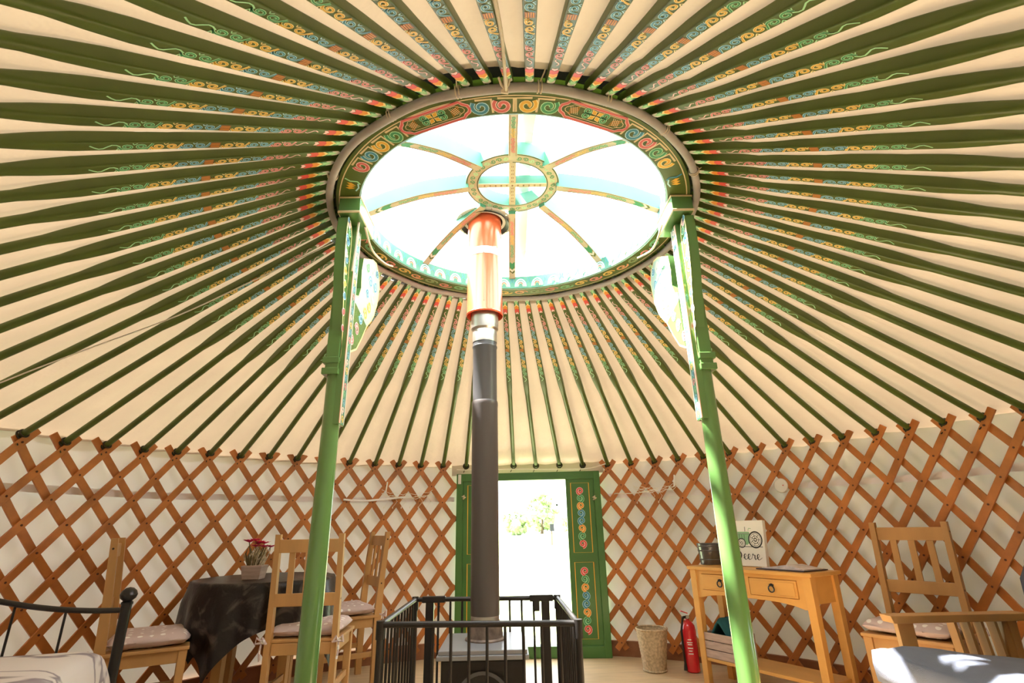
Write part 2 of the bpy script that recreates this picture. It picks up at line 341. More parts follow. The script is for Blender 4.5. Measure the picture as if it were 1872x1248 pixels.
# ---------------------------------------------------------------- roof poles
# local frame: x = 0 at the crown end .. LP at the wall, painted face looks down (-z)
LP = math.hypot(RW - .90, CZ - 1.595)
def make_pole():
    mb = MB(); secs = []
    XF = .44 * LP
    st = [0, .02, .05, .3, .6, XF - .03, XF, XF + .04, XF + .09, XF + .16, LP * .75, LP - .05, LP + .04]
    for x in st:
        if x <= XF:
            f = x / XF; wd = .031 + .012 * f; hd = .033 + .011 * f
            if x == 0: wd *= .7; hd *= .7
            ro = .0
        else:
            f = min(1, (x - XF) / .16); wd = .043 + (.037 - .043) * f; hd = .044 + (.037 - .044) * f; ro = f
            if x > LP - .06: wd = hd = .036
        # superellipse section with 12 points
        ring = []
        ex = 2 / (9 - 7 * ro)
        for k in range(16):
            a = 2 * PI * (k + .5) / 16
            cx_, cz_ = cos(a), sin(a)
            ring.append((x, math.copysign(abs(cx_) ** ex, cx_) * wd / 2, math.copysign(abs(cz_) ** ex, cz_) * hd / 2 + (.044 - hd) * .15 + .004 * sin(PI * min(1, x / LP))))
        secs.append(ring)
    vs = [p for r in secs for p in r]; fs = []
    for i in range(len(secs) - 1):
        for k in range(16): l = (k + 1) % 16; fs.append((i * 16 + k, i * 16 + l, (i + 1) * 16 + l, (i + 1) * 16 + k))
    fs.append(tuple(range(15, -1, -1))); fs.append(tuple(range((len(secs) - 1) * 16, len(secs) * 16)))
    mb.add(vs, fs, GREEN)
    def mf(u, v, h):
        f = min(1, max(0, u / XF)); hd = .033 + .011 * f
        return (u, v * (.031 + .012 * f) / .043, -hd / 2 + (.044 - hd) * .15 + .004 * sin(PI * min(1, u / LP)) - h)
    # petals at the crown end
    def petal(x0, x1, tip, hw, c, h): mb.strip([(x0 - tip, 0), (x0, hw), (x1, hw), (x1 - tip * .5, 0), (x1, -hw), (x0, -hw)], mf, h, c)
    petal(.052, .092, .020, .0190, WHITEP, .0008); petal(.066, .094, .014, .012, GRNL, .0012); petal(.078, .108, .018, .0190, GRNP, .0010)
    petal(.108, .134, .02, .0190, YELL, .0012); petal(.118, .138, .016, .0190, ORNP, .0015); petal(.142, .170, .022, .0190, REDP, .0012)
    petal(.170, .182, .010, .013, PNKL, .0009)
    seq = [(PNKL, PNKP)] * 2 + [(BLUL, BLUP)] * 2 + [(YELL, YELP)] * 2 + ['b'] + [(BLUL, BLUP)] * 2 + [(YELL, YELP)] * 2 + [(GRNL, GRNP)] * 2
    x = .262; x1 = XF - .105; step = (x1 - x) / len(seq); hd = 1
    mb.ribbon([(.205 + i * .010, .010 * sin(i * 1.15)) for i in range(6)], .0050, mf, .0010, PNKL)
    for q in seq:
        if q == 'b':
            mb.strip([(x + .004, .017), (x + step - .006, .017), (x + step - .006, -.017), (x + .004, -.017)], mf, .0008, BRNP)
            for k in (-.011, -.004, .004, .011): mb.ribbon([(x + .006, k), (x + step - .008, k)], .0028, mf, .0012, ORNP)
        else:
            c = x + step * .5; r = .0150
            st_ = PI if hd > 0 else 0
            p = [(c + (u - c) * step * .5 / r * .98, v) for u, v in spiral(c, .001 * hd, r, hd, 1.28, 15, st_, .16)]
            p = [(p[0][0] - step * .18, p[0][1] + hd * .015)] + p
            mb.ribbon(p, .0086, mf, .0008, q[0]); mb.ribbon(p, .0042, mf, .0013, q[1])
            mb.ribbon([(c + step * .30, hd * .0165), (c + step * .52, hd * .009), (c + step * .60, hd * .017)], .0040, mf, .0010, q[0])
            hd = -hd
        x += step
    mb.ribbon([(x - .006 + i * .011, .010 * sin(i * 1.0)) for i in range(8)], .0048, mf, .0010, GRNL)
    o = mb.build('roof_pole', smooth=50)
    tb = MB()
    tb.tube([(LP + .012, .026 * cos(a), .026 * sin(a)) for a in [2 * PI * i / 14 for i in range(14)]], .0055, TIE, seg=6, closed=True)
    tb.tube([(LP - .006, .023 * cos(a), .023 * sin(a)) for a in [2 * PI * i / 14 for i in range(14)]], .005, TIE, seg=6, closed=True)
    tb.tube([(LP + .012, .012, -.024), (LP + .022, .020, -.045), (LP + .014, .026, -.066)], .0035, TIE, seg=6)
    tl_ = tb.build('lashing', o); tl_['label'] = 'dark cord tying the pole to the lattice'
    return o
ORD = ['', 'first', 'second', 'third', 'fourth', 'fifth', 'sixth', 'seventh', 'eighth', 'ninth', 'tenth', 'eleventh', 'twelfth', 'thirteenth']
def pole_label(k):
    kk = ((k + 21) % 78) - 21     # -21..56
    if kk == 18: return 'painted green roof pole running down to the middle of the door lintel'
    if 9 <= kk < 18: return ORD[18 - kk] + ' green roof pole to the left of the one over the door middle'
    if 18 < kk <= 28: return ORD[kk - 18] + ' green roof pole to the right of the one over the door middle'
    if kk == -4: return 'green roof pole meeting the crown right at the left support post head'
    if -4 < kk < 9: return ORD[kk + 4] + ' green roof pole below the one at the left support post head'
    if -13 <= kk < -4: return ORD[-4 - kk] + ' green roof pole above the one at the left support post head'
    if kk == 39: return 'green roof pole meeting the crown right at the right support post head'
    if 28 < kk < 39: return ORD[39 - kk] + ' green roof pole below the one at the right support post head'
    if 39 < kk <= 48: return ORD[kk - 39] + ' green roof pole above the one at the right support post head'
    if kk == -21: return 'green roof pole straight overhead, beside the cord knot on the crown pipe'
    if kk < -13: return ORD[kk + 21] + ' green roof pole left of the overhead one by the cord knot'
    return ORD[57 - kk] + ' green roof pole right of the overhead one by the cord knot'
pole0 = make_pole()
for k in range(NP):
    o = pole0 if k == 0 else copy_tree(pole0)
    kk = k if k < 57 else k - 78
    azw = AZ(kk) if -6 < kk < 41 else A0 + DA * kk
    B = cyl(RW - .005, azw, ZT(kk) + .046)
    azt = A0 + DA * kk - .064
    if -5 <= kk <= 40: azt = A0 + 0.0806 * kk - .064
    else:   # spread the remaining ones evenly
        kc = k if k > 40 else k + 78
        a40 = A0 + .0806 * 40 - .064; a73 = A0 + .0806 * -5 - .064 + 2 * PI
        azt = a40 + (a73 - a40) * (kc - 40) / 33
        b40 = AZ(40); b73 = AZ(-5) + 2 * PI
        azb = b40 + (b73 - b40) * (kc - 40) / 33
        B = cyl(RW - .005, azb, 1.603)
    T = Vector((CX, CY, 0)) + cyl(.897, azt, CZ + .034)
    X = (B - T); Ln = X.length; X.normalize(); Y = Vector((0, 0, 1)).cross(X).normalized(); Z = X.cross(Y)
    roll = random.uniform(-.06, .06); Mx = Matrix((X, Y, Z)).transposed().to_4x4() @ Matrix.Rotation(roll, 4, 'X')
    Mx = Mx @ Matrix.Diagonal((Ln / LP, 1, 1, 1)); Mx.translation = T
    o.matrix_world = Mx
    tag(o, pole_label(k), 'roof pole', 'painted roof poles')

# ---------------------------------------------------------------- lattice walls
DZ = .288
def LPnt(k, t, R):   # t = number of half-diamonds down from the top crossing
    zt = ZT(k); z = zt - t * DZ / 2 * (zt - .05) / (1.555 - .05)
    return cyl(R, AZ(k), z)
def sweep(mb, pts, wd, th, mt):
    vs = []; n = len(pts)
    for i, p in enumerate(pts):
        t = (pts[min(i + 1, n - 1)] - pts[max(i - 1, 0)]).normalized(); nr = Vector((p.x, p.y, 0)).normalized(); s = t.cross(nr).normalized()
        for a, b in ((-1, -1), (1, -1), (1, 1), (-1, 1)): vs.append(p + s * a * wd / 2 + nr * b * th / 2)
    fs = [(3, 2, 1, 0), tuple((n - 1) * 4 + q for q in range(4))]
    for i in range(n - 1):
        for q in range(4): r_ = (q + 1) % 4; fs.append((i * 4 + q, i * 4 + r_, (i + 1) * 4 + r_, (i + 1) * 4 + q))
    mb.add(vs, fs, mt)
def lattice(k0, k1, label, dR=0.0):
    root = thing('lattice_panel', label, 'lattice wall', cyl(RW, (AZ(k0) + AZ(k1)) / 2, 0), group='orange wooden lattice wall panels')
    inv = Matrix.Translation(-root.location)
    NT = 10.0
    layers = []
    for sgn, R, nm in ((-1, 2.742 + dR, 'front_slats'), (1, 2.760 + dR, 'rear_slats')):
        mb = MB()
        for k2 in range(int(k0 * 1) - 8, int(k1) + 9):
            for base in (0,):
                k = k2
                # slat starts at crossing (k, t=0) and runs to k + sgn*t/2
                ta, tb = -.58, NT + .35
                # clip to panel limits
                def kk(t): return k + sgn * t / 2
                lo, hi = k0 - .13, k1 + .13
                if sgn > 0: tmin = max(ta, (lo - k) * 2); tmax = min(tb, (hi - k) * 2)
                else: tmin = max(ta, (k - hi) * 2); tmax = min(tb, (k - lo) * 2)
                if tmax - tmin < .5: continue
                n = max(4, int((tmax - tmin) * 1.5)); pts = []
                for i in range(n + 1):
                    t = tmin + (tmax - tmin) * i / n; pts.append(LPnt(kk(t), t, R + .002 * sin(k * 1.7 + t)) - root.location + Vector((0, 0, 0)))
                # radial normal needs world position
                vs0 = [p + root.location for p in pts]; tmp = MB(); sweep(tmp, vs0, .045, .012, LATT)
                mb.add([Vector(v) - root.location for v in tmp.v], tmp.f, LATT)
        mb.build(nm, root, smooth=0, bevel=.0022)
    pn = MB()
    for k in range(int(math.ceil(k0 * 2)), int(k1 * 2) + 1):
        kf = k / 2
        for t in range(0, 11):
            if (t + k) % 2 == 0:
                p = LPnt(kf, t, 2.7345 + dR) - root.location; nr = Vector((sin(AZ(kf)), cos(AZ(kf)), 0))
                pn.tube([p - nr * .002, p + nr * .003], .006, PIN, seg=7)
    tag(pn.build('knots', root, smooth=0), kind='stuff')
    return root
lattice(0, 14.45, 'orange lattice wall panel left of the door, behind the table')
lattice(20.6, 36, 'orange lattice wall panel right of the door, behind the console')
lattice(-14, -.2, 'orange lattice wall panel overlapping at far left, behind the bed')
lattice(36.3, 49, 'orange lattice wall panel at far right, behind the sofa')

# ---------------------------------------------------------------- crown
crown = thing('crown_wheel', 'round painted wooden roof crown wheel with eight spokes under the sky opening', 'roof crown', (CX, CY, CZ))
RI, RO, HC = .773, .884, .09
mb = MB()
mb.lathe([(RI, 0), (RI, HC), (RO - .02, HC + .02), (RO, HC), (RO, 0)], GREEN, seg=128, closedprof=True)
def cm(u, v, h):   # u = angle from the camera side (+ to the right), v = radius
    return (v * sin(u), -v * cos(u), -h)
RM = (RI + RO) / 2 - .004
D2 = PI / 180
def frame_line(r, w_, mt, a0=-PI, a1=PI, h=.0012):
    n = 120; mb.add([cm(a0 + (a1 - a0) * i / n, r + s * w_ / 2, h) for i in range(n + 1) for s in (-1, 1)], [(2 * i, 2 * i + 1, 2 * i + 3, 2 * i + 2) for i in range(n)], mt)
frame_line(RI + .004, .006, BLUL); frame_line(RO - .016, .005, BEIGE)
def cmk(c):      # local metre map around angle c
    return lambda u, v, h: cm(c + u / RM, RM + v, h)
def fret(c, cols, hand):
    L, D = cols; f = cmk(c); w2 = .038
    p = [(-w2 * hand, -.036), (-w2 * hand, .030), (w2 * .9 * hand, .032), (w2 * .98 * hand, -.004), (w2 * .55 * hand, -.030), (-w2 * .2 * hand, -.028), (-w2 * .5 * hand, -.002), (-w2 * .1 * hand, .014), (w2 * .35 * hand, .008), (w2 * .25 * hand, -.008), (0, -.006)]
    # smooth the tail with a spiral
    q = [(-w2 * hand, -.036), (-w2 * hand, .031), (w2 * .55 * hand, .033)]
    s_ = spiral(w2 * .12 * hand, -.004, .036, -hand, 1.25, 18, PI * .5 - hand * .75 if hand > 0 else PI * .5 + .75, .2)
    mb.ribbon(q, .0095, f, .0012, BEIGE)
    mb.ribbon(s_, .0190, f, .0013, L); mb.ribbon(s_, .0115, f, .0019, D)
RB = ((BLUL, BLUP), (PNKL, PNKP), (YELL, YELP), (GRNL, GRNP))
for i, c in enumerate((-8.6, -2.9, 2.9, 8.6)): fret(c * D2, RB[i], -1 if i < 2 else 1)
for i, c in enumerate((35.5, 41.5, 47.5, 53.5)):
    fret(c * D2, (RB[0], RB[1], RB[3], RB[2])[i], 1); fret(-c * D2, (RB[3], RB[2], RB[0], RB[1])[i], -1)
for sg in (-1, 1):
    c = sg * 22.3 * D2; f = cmk(c); a, b = .150, .040
    oc = [(-a, 0), (-a + .006, .016), (-a + .022, .026), (-a + .034, b), (a - .034, b), (a - .022, .026), (a - .006, .016), (a, 0), (a - .006, -.016), (a - .022, -.026), (a - .034, -b), (-a + .034, -b), (-a + .022, -.026), (-a + .006, -.016)]
    mb.ribbon(oc, .015, f, .0012, PNKL, closed=True); mb.ribbon(oc, .010, f, .0018, PNKP, closed=True)
    ic = [(u * .86, v * .66) for u, v in oc]; mb.ribbon(ic, .003, f, .0014, BEIGE, closed=True)
    for s2 in (-1, 1):   # green leaves and interlaced knots
        for s3 in (-1, 1):
            p = spiral(s2 * .038, s3 * .013, .018, s2 * s3, 1.2, 12, 0 if s2 < 0 else PI)
            mb.ribbon(p, .0105, f, .0014, GRNL); mb.ribbon(p, .0060, f, .0020, GRNP)
        kx = s2 * .092
        for o_ in (-.012, -.004, .004, .012):
            mb.ribbon([(kx - .018, o_ - .010), (kx + .018, o_ + .010)], .0025, f, .0014, ORNP)
            mb.ribbon([(kx + o_ - .008, .018), (kx + o_ + .008, -.018)], .0025, f, .0017, BEIGE)
    for k in range(4):
        an = PI / 4 + k * PI / 2; dx, dy = cos(an), sin(an)
        pet = [(dx * .003, dy * .003), (dx * .017 - dy * .010, dy * .017 + dx * .010), (dx * .034, dy * .034), (dx * .017 + dy * .010, dy * .017 - dx * .010)]
        mb.strip(pet, f, .0022, YELP); mb.ribbon(pet, .003, f, .0026, YELL, closed=True)
# lotus marks near the post heads
for sg in (-1, 1):
    f = cmk(sg * 65 * D2)
    for q in (-1, 0, 1): mb.strip([(q * .012, -.02), (q * .016 - .010, .004), (q * .02, .022), (q * .016 + .010, .004)], f, .0016 + .0002 * q, YELP)
    mb.ribbon([(-.03, -.026), (0, -.034), (.03, -.026)], .007, f, .0014, BLUL)
    mb.ribbon([(sg * -.045, .036), (sg * -.035, .01), (sg * -.045, -.02), (sg * -.03, -.036)], .008, f, .0014, GRNL if sg < 0 else BLUP)
# far half: flat alternating scrolls
cc = [(YELL, YELP), (GRNL, GRNP), (PNKL, REDP), (BEIGE, GRNP), (PNKL, ORNP), (YELL, YELP), (PNKL, REDP)]
for i in range(24):
    c = (97 + i * 7.2) * D2; f = cmk(c)
    L, D = cc[i % 7]
    p = [(u * 1.35, v * .72) for u, v in spiral(0, .0, .036, 1 if i % 2 else -1, 1.3, 14)]
    mb.ribbon(p, .011, f, .0013, L); mb.ribbon(p, .006, f, .0019, D)
# inner wall: mint ground with cloud arches
mi = MB()
mi.lathe([(RI - .0012, .004), (RI - .0012, HC - .002)], MINT, seg=128)
def wm(u, v, h): a = u / RI; return ((RI - h - .0015) * sin(a), -(RI - h - .0015) * cos(a), v)
nc = 44; L = 2 * PI * RI / nc
for i in range(nc):
    c = (i + .5) * L
    for rr, mt_, ww in ((.036, BLUL, .008), (.026, WHITEP, .006), (.017, (YELL, GRNL)[i % 2], .006)):
        mi.ribbon([(c + rr * cos(PI * j / 10), .016 + rr * 1.5 * sin(PI * j / 10)) for j in range(11)], ww, wm, .0006 + (.036 - rr) * .05, mt_)
    mi.ribbon([(c + .012 * cos(PI * j / 6), .030 + .014 * sin(PI * j / 6)) for j in range(7)], .004, wm, .0025, REDP)
    for s_ in (-1, 1): mi.ribbon([(c + L / 2 + s_ * .008, .08), (c + L / 2 + s_ * .004, .055), (c + L / 2 + s_ * .018, .04)], .003, wm, .0008, BLUP)
mb.build('outer_ring', crown, smooth=40)
ip = mi.build('inner_face', crown, smooth=40); ip['label'] = 'mint green inner face painted with cloud arches'
# hub ring
HZ = 2.785 - CZ
hb = MB(); hb.lathe([(.185, -.0), (.185, .075), (.25, .075), (.25, -.0)], MINT, seg=72, closedprof=True)
hb.lathe([(.184, -.001), (.251, -.001)], CREAMW, seg=72)
def hm(u, v, h): a = u / .2175; return ((.2175 + v) * sin(a), -(.2175 + v) * cos(a), -.001 - h)
n = 40
for r_ in (.0285, -.0285): hb.ribbon([(2 * PI * .2175 * i / 72, r_) for i in range(72)], .005, hm, .0008, DKGP, closed=False)
for i in range(n):
    c = 2 * PI * .2175 * i / n; p = spiral(c, 0, .0145, 1 if i % 2 else -1, 1.3, 12)
    hb.ribbon(p, .0052, hm, .0008, GRNP if i % 3 else GRNL)
ho = hb.build('hub_ring', crown, smooth=40); ho.location = (0, 0, HZ)
# spokes: arched, from the outer ring to the hub ring
def spoke_z(r):   # underside height above CZ
    pts_ = [(.24, .225), (.47, .190), (.625, .140), (.72, .100), (.78, .062)]
    for (a, za), (b, zb) in zip(pts_, pts_[1:]):
        if r <= b: f = (r - a) / (b - a); return za + (zb - za) * f
    return pts_[-1][1]
def make_spoke():
    s = MB(); n = 22; W = .042; vs = []
    P = []
    for i in range(n + 1):
        r = .236 + (.785 - .236) * i / n; z0 = sum(spoke_z(r + d) for d in (-.05, -.025, 0, .025, .05)) / 5; P.append((r, z0))
        hh = .085
        for y, z in ((-W / 2, z0), (W / 2, z0), (W / 2, z0 + hh), (-W / 2, z0 + hh)): vs.append((r, y, z))
    fs = [(0, 3, 2, 1), (n * 4, n * 4 + 1, n * 4 + 2, n * 4 + 3)]; fb = []
    for i in range(n):
        for q in range(1, 4): r_ = (q + 1) % 4; fs.append((i * 4 + q, i * 4 + r_, i * 4 + 4 + r_, i * 4 + 4 + q))
        fb.append((i * 4, i * 4 + 1, i * 4 + 5, i * 4 + 4))
    s.add(vs, fs, MINT); s.add(vs, fb, CREAMW)
    def zz(u):
        u = min(max(u, .236), .785); f = (u - .236) / (.785 - .236) * n; i = min(n - 1, int(f)); g = f - i
        return P[i][1] * (1 - g) + P[i + 1][1] * g
    sm = lambda u, v, h: (u, v, zz(u) - h)
    s.ribbon([(.27 + .43 * i / 16, -.0155) for i in range(17)], .0025, sm, .0008, BRNP); s.ribbon([(.27 + .43 * i / 16, .0155) for i in range(17)], .0025, sm, .0008, BRNP)
    for k in range(15):
        c = .31 + k * .0205; L_, D_ = ((PNKL, REDP) if k < 6 else (YELL, YELP) if k < 10 else (GRNL, GRNP))
        p = spiral(c, 0, .011, 1 if k % 2 else -1, 1.25, 11); s.ribbon(p, .005, sm, .0010, L_); s.ribbon(p, .0028, sm, .0015, D_)
    s.strip([(.64, -.0165), (.685, -.0165), (.70, 0), (.685, .0165), (.64, .0165), (.655, 0)], sm, .0009, GRNP)
    s.strip([(.69, -.0165), (.70, -.0165), (.715, 0), (.70, .0165), (.69, .0165), (.705, 0)], sm, .0012, WHITEP)
    s.strip([(.705, -.0165), (.78, -.0165), (.78, .0165), (.705, .0165), (.72, 0)], sm, .0009, GREEN)
    return s.build('spoke', crown, smooth=40)
sp0 = make_spoke()
for i in range(8):
    o = sp0 if i == 0 else sp0.copy()
    if i: C.objects.link(o)
    o.parent = crown; o.rotation_euler = (0, 0, i * PI / 4)
# hub cross bars
for i, wdt in ((0, .036), (1, .030)):
    b_ = MB(); b_.box((0, 0, .03), (.37, wdt, .05), MINT); b_.box((0, 0, .0035 - .0002 * i), (.37, wdt, .003), CREAMW)
    for q in range(11):
        for s_ in (-1, 1): b_.box((-.15 + q * .03, s_ * .004, .0012), (.008, .003, .002), BRNP)
    o = b_.build('hub_crossbar', crown, smooth=0); o.location = (0, 0, HZ - .004 * i); o.rotation_euler = (0, 0, PI / 2 * (1 - i))

# clear cover, batten and flashing over the crown
PX, PY = -.138, .33     # stovepipe axis
mb = MB(); mb.lathe([(1.0, CZ + .145), (.86, CZ + .16), (.5, CZ + .315), (.1, CZ + .385), (0, CZ + .39)], VIN, c=(CX, CY, 0), seg=64)
tag(mb.build('window_1', smooth=180), kind='structure')
mb = MB(); mb.bar((.115, -.80, CZ + .205), (.10, -.30, CZ + .345), .06, .012, PLAST); mb.bar((.10, -.30, CZ + .345), (.095, .30, CZ + .345), .06, .012, PLAST); mb.bar((.095, .30, CZ + .345), (.09, .80, CZ + .205), .06, .012, PLAST)
tag(mb.build('cover_batten', smooth=0), 'pale grey flat bar crossing above the crown beside its near spoke', 'bar')
mb = MB()
for (x, y, an) in ((CX, CY + .0, 0),):
    pass
plate = thing('roof_flashing', 'pale riveted flashing plate with dark collar around the red flue', 'flashing', (PX, PY, CZ + .235))
f1 = MB(); f1.lathe([(.108, .0), (.150, -.003), (.172, -.006)], PLAST, seg=40)
for k in range(10): a = k * 2 * PI / 10; f1.tube([(.160 * cos(a), .160 * sin(a), -.012), (.160 * cos(a), .160 * sin(a), -.002)], .005, STEEL, seg=6)
f1.build('plate', plate, smooth=30)
f2 = MB(); f2.lathe([(.106, .09), (.112, .02), (.142, -.012), (.146, -.02), (.140, -.016), (.106, .018)], BLK, seg=40); f2.build('storm_collar', plate, smooth=50)

# grey plastic conduit around the crown
mb = MB(); mb.tube([(.912 * cos(2 * PI * i / 120), .912 * sin(2 * PI * i / 120), -.010 + .004 * sin(i * .7)) for i in range(120)], .0168, GREYP, seg=10, closed=True)
o = mb.build('plastic_hoop', smooth=60); o.location = (CX, CY, CZ); tag(o, 'grey plastic pipe hoop bound round the outside of the roof crown', 'pipe')

# cord ties on the hoop
def tie(phi, label, knot=False):
    mb = MB(); R = .912
    d = Vector((sin(phi), -cos(phi), 0)); tt = Vector((cos(phi), sin(phi), 0)); c = d * R
    for s in (-.006, .006):
        mb.tube([c + tt * s + d * .0215 * cos(a) + Vector((0, 0, .0215 * sin(a) - .004)) for a in [2 * PI * i / 12 for i in range(12)]], .0028, ROPE, seg=6, closed=True)
    mb.tube([c + d * .02 + Vector((0, 0, 0)), c + d * .055 + tt * .01 + Vector((0, 0, .01)), c + d * .10 + tt * .012 + Vector((0, 0, .012))], .0026, ROPE, seg=6)
    if knot:
        for s, l in ((-.02, .05), (.012, .07), (.0, .09), (.02, .045)):
            mb.tube([c + Vector((0, 0, -.018)), c + tt * s * .6 + d * l * .5 + Vector((0, 0, -.022)), c + tt * s + d * l + Vector((0, 0, -.012))], .0045, ROPE, seg=6)
        mb.tube([c + tt * -.012 + Vector((0, 0, -.02)), c + tt * .012 + Vector((0, 0, -.026))], .011, ROPE, seg=8)
    o = mb.build('cord_tie', smooth=60); o.location = (CX, CY, CZ); tag(o, label, 'cord', 'cord ties on the crown hoop')
tie(-.040, 'thick cream cord knot at the very top of the crown hoop', True)
tie(-13 * D2, 'thin cream cord tie on the hoop left of the cord knot')
tie(-31 * D2, 'thin cream cord tie on the hoop above the left pink cartouche')
tie(-62 * D2, 'thin cream cord tie on the hoop at upper left by the red scroll')
tie(5.5 * D2, 'thin cream cord tie on the hoop right of the cord knot')
tie(22 * D2, 'thin cream cord tie on the hoop above the right pink cartouche')
tie(41 * D2, 'thin cream cord tie on the hoop right of the right cartouche')
tie(62 * D2, 'thin cream cord tie on the hoop beside the yellow scroll at right')

# ---------------------------------------------------------------- support posts
WING = [(-.042, 1.74), (-.042, 1.805), (.02, 1.87), (.093, 1.95), (.17, 2.05), (.25, 2.115), (.29, 2.156), (.345, 2.25), (.36, 2.31), (.372, 2.37), (.345, 2.435), (.27, 2.475), (.19, 2.455), (.10, 2.41), (.02, 2.37), (.004, 2.29), (.018, 2.20), (-.012, 2.14), (-.042, 2.10)]
def make_post(x, y, sx, label, dark):
    """sx: +1 when the crown centre lies at +x of the post"""
    root = thing('support_post', label, 'post', (x, y, 0), group='green crown support posts')
    s = MB(); prof = []
    s.tube([(0, 0, 0), (0, 0, .02), (0, 0, .8), (0, 0, 1.50), (0, 0, 1.70)], [.041, .041, .040, .036, .036], POSTG, seg=28)
    s.build('shaft', root, smooth=40)
    u = MB(); u.box((-.008 * sx, 0, 2.06), (.058, .088, .74), POSTG)
    for z in (1.70, 1.75): u.box((-.012 * sx, 0, z), (.074, .100, .03), POSTG)
    u.build('upper_post', root, smooth=0, bevel=.004)
    # painted board on the side facing the crown centre
    b = MB(); X0 = sx * .030
    b.box((X0, 0, 1.95), (.026, .066, .96), POSTG)
    F = lambda a, c, h: (X0 + sx * (.0132 + h), a, c)
    for yy, mt_ in ((-.031, PINKW), (-.024, WHITEP), (-.018, PINKW), (.030, WHITEP)): b.prism([(yy - .0025, 1.475), (yy + .0025, 1.475), (yy + .0025, 2.425), (yy - .0025, 2.425)], F, 0, .0025, mt_)
    b.strip([(-.014, 1.475), (.027, 1.475), (.027, 2.425), (-.014, 2.425)], F, .0006, MINT)
    cols = [(YELL, YELP), (WHITEP, PNKL), (BLUL, BLUP), (GRNL, GRNP), (PNKL, PNKP), (BLUL, BLUP)]
    for k in range(26):
        c = 1.50 + k * .036; L_, D_ = cols[k % 6]; p = [(v + .0065, u_) for u_, v in spiral(c, 0, .0165, 1 if k % 2 else -1, 1.3, 12)]
        b.ribbon(p, .007, F, .0012, L_); b.ribbon(p, .0035, F, .0018, D_)
    b.build('painted_board', root, smooth=40)
    # carved wings, one to each side along the crown
    for sd in (1, -1):
        g = MB(); G = lambda a, c, h: (sx * (.008 + h), sd * (a + .0) if sd > 0 else -(a + .0) , c)
        pr = [(a + .075 if a < -.03 else a + .06, c) for a, c in WING] if sd < 0 else [(a + .08 if a < -.03 else a + .155 - .0, c) for a, c in WING]
        if sd < 0: pr = [(.03 + (a - .03) * .22, c) if a > .03 else (a, c) for a, c in pr]; pr = [(a, min(c, 2.43)) for a, c in pr]
        else: pr = [(a, c) for a, c in pr]
        g.prism(pr, G, -.030 if sd < 0 else -.016, .016, POSTG)
        if sd > 0: g.strip([(max(a, .045) if c > 2.2 else a, c) for a, c in pr if c > 2.02 and a > .0] , lambda a, c, h: G(a, c, .0162 + h), .0003, PALEM)  # pale upper wing: light paintwork plus sky overexposure put into the colour
        cx_ = sum(a for a, c in pr) / len(pr); cz_ = sum(c for a, c in pr) / len(pr)
        g.ribbon(pr, .009, lambda a, c, h: G(cx_ + (a - cx_) * .97, cz_ + (c - cz_) * .985, .0165 + h), .0008, YELL, closed=True)
        H = lambda a, c, h: G(a, c, .0165 + h)
        ks = .16 if sd < 0 else 1
        for (a, c, r, hd, q) in ((.10, 1.90, .026, 1, 4), (.16, 1.97, .032, -1, 4), (.21, 2.05, .030, 1, 2), (.28, 2.10, .034, -1, 0), (.34, 2.17, .036, 1, 0), (.29, 2.22, .026, -1, 2), (.40, 2.25, .038, 1, 1), (.33, 2.31, .034, -1, 5), (.43, 2.33, .036, 1, 2), (.37, 2.40, .034, -1, 1), (.45, 2.42, .026, 1, 5), (.27, 2.37, .030, 1, 3)):
            L_, D_ = cols[q]; p = spiral(a * ks + (.03 if sd < 0 else 0), c, r * (.5 if sd < 0 else 1), hd, 1.3, 14)
            g.ribbon(p, .018, H, .0012, L_); g.ribbon(p, .007, H, .0020, D_)
        g.build('carved_wing', root, smooth=30)
    hb_ = MB(); hb_.box((sx * .03, -.01, 2.487), (.10, .24, .090), POSTG); hb_.box((sx * .03, -.01, 2.449), (.106, .246, .012), BEIGE); hb_.box((sx * .03, -.01, 2.527), (.106, .246, .010), BEIGE)
    hb_.build('head_block', root, smooth=0, bevel=.003)
    return root
make_post(-.775, -.15, 1, 'green painted support post at left, in front of the table chairs', True)
make_post(.86, -.13, -1, 'green painted support post at right, in front of the console table', False)

# ropes hanging at the post heads
def rope(pts, label, r=.0055, n=6, mt=ROPE, name='rope', cat='rope', group=None):
    mb = MB(); P = [Vector(p) for p in pts]; out_ = []
    for i in range(len(P) - 1):
        p0 = P[max(i - 1, 0)]; p1 = P[i]; p2 = P[i + 1]; p3 = P[min(i + 2, len(P) - 1)]
        for j in range(n):
            t_ = j / n; out_.append(.5 * ((2 * p1) + (-p0 + p2) * t_ + (2 * p0 - 5 * p1 + 4 * p2 - p3) * t_ ** 2 + (-p0 + 3 * p1 - 3 * p2 + p3) * t_ ** 3))
    out_.append(P[-1]); mb.tube(out_, r, mt, seg=7)
    return tag(mb.build(name, smooth=60), label, cat, group)
rope([(-.70, -.16, 2.44), (-.70, -.05, 2.40), (-.715, .12, 2.44), (-.70, .27, 2.47), (-.68, .36, 2.50)], 'cream rope sagging from the left post head to the crown rim')
rope([(-.72, -.20, 2.44), (-.722, -.205, 2.30), (-.73, -.2, 2.18)], 'short cream rope hanging down the left post from its head')
rope([(.76, -.15, 2.44), (.765, -.02, 2.42), (.78, .15, 2.46), (.75, .30, 2.50)], 'cream rope sagging from the right post head to the crown rim')

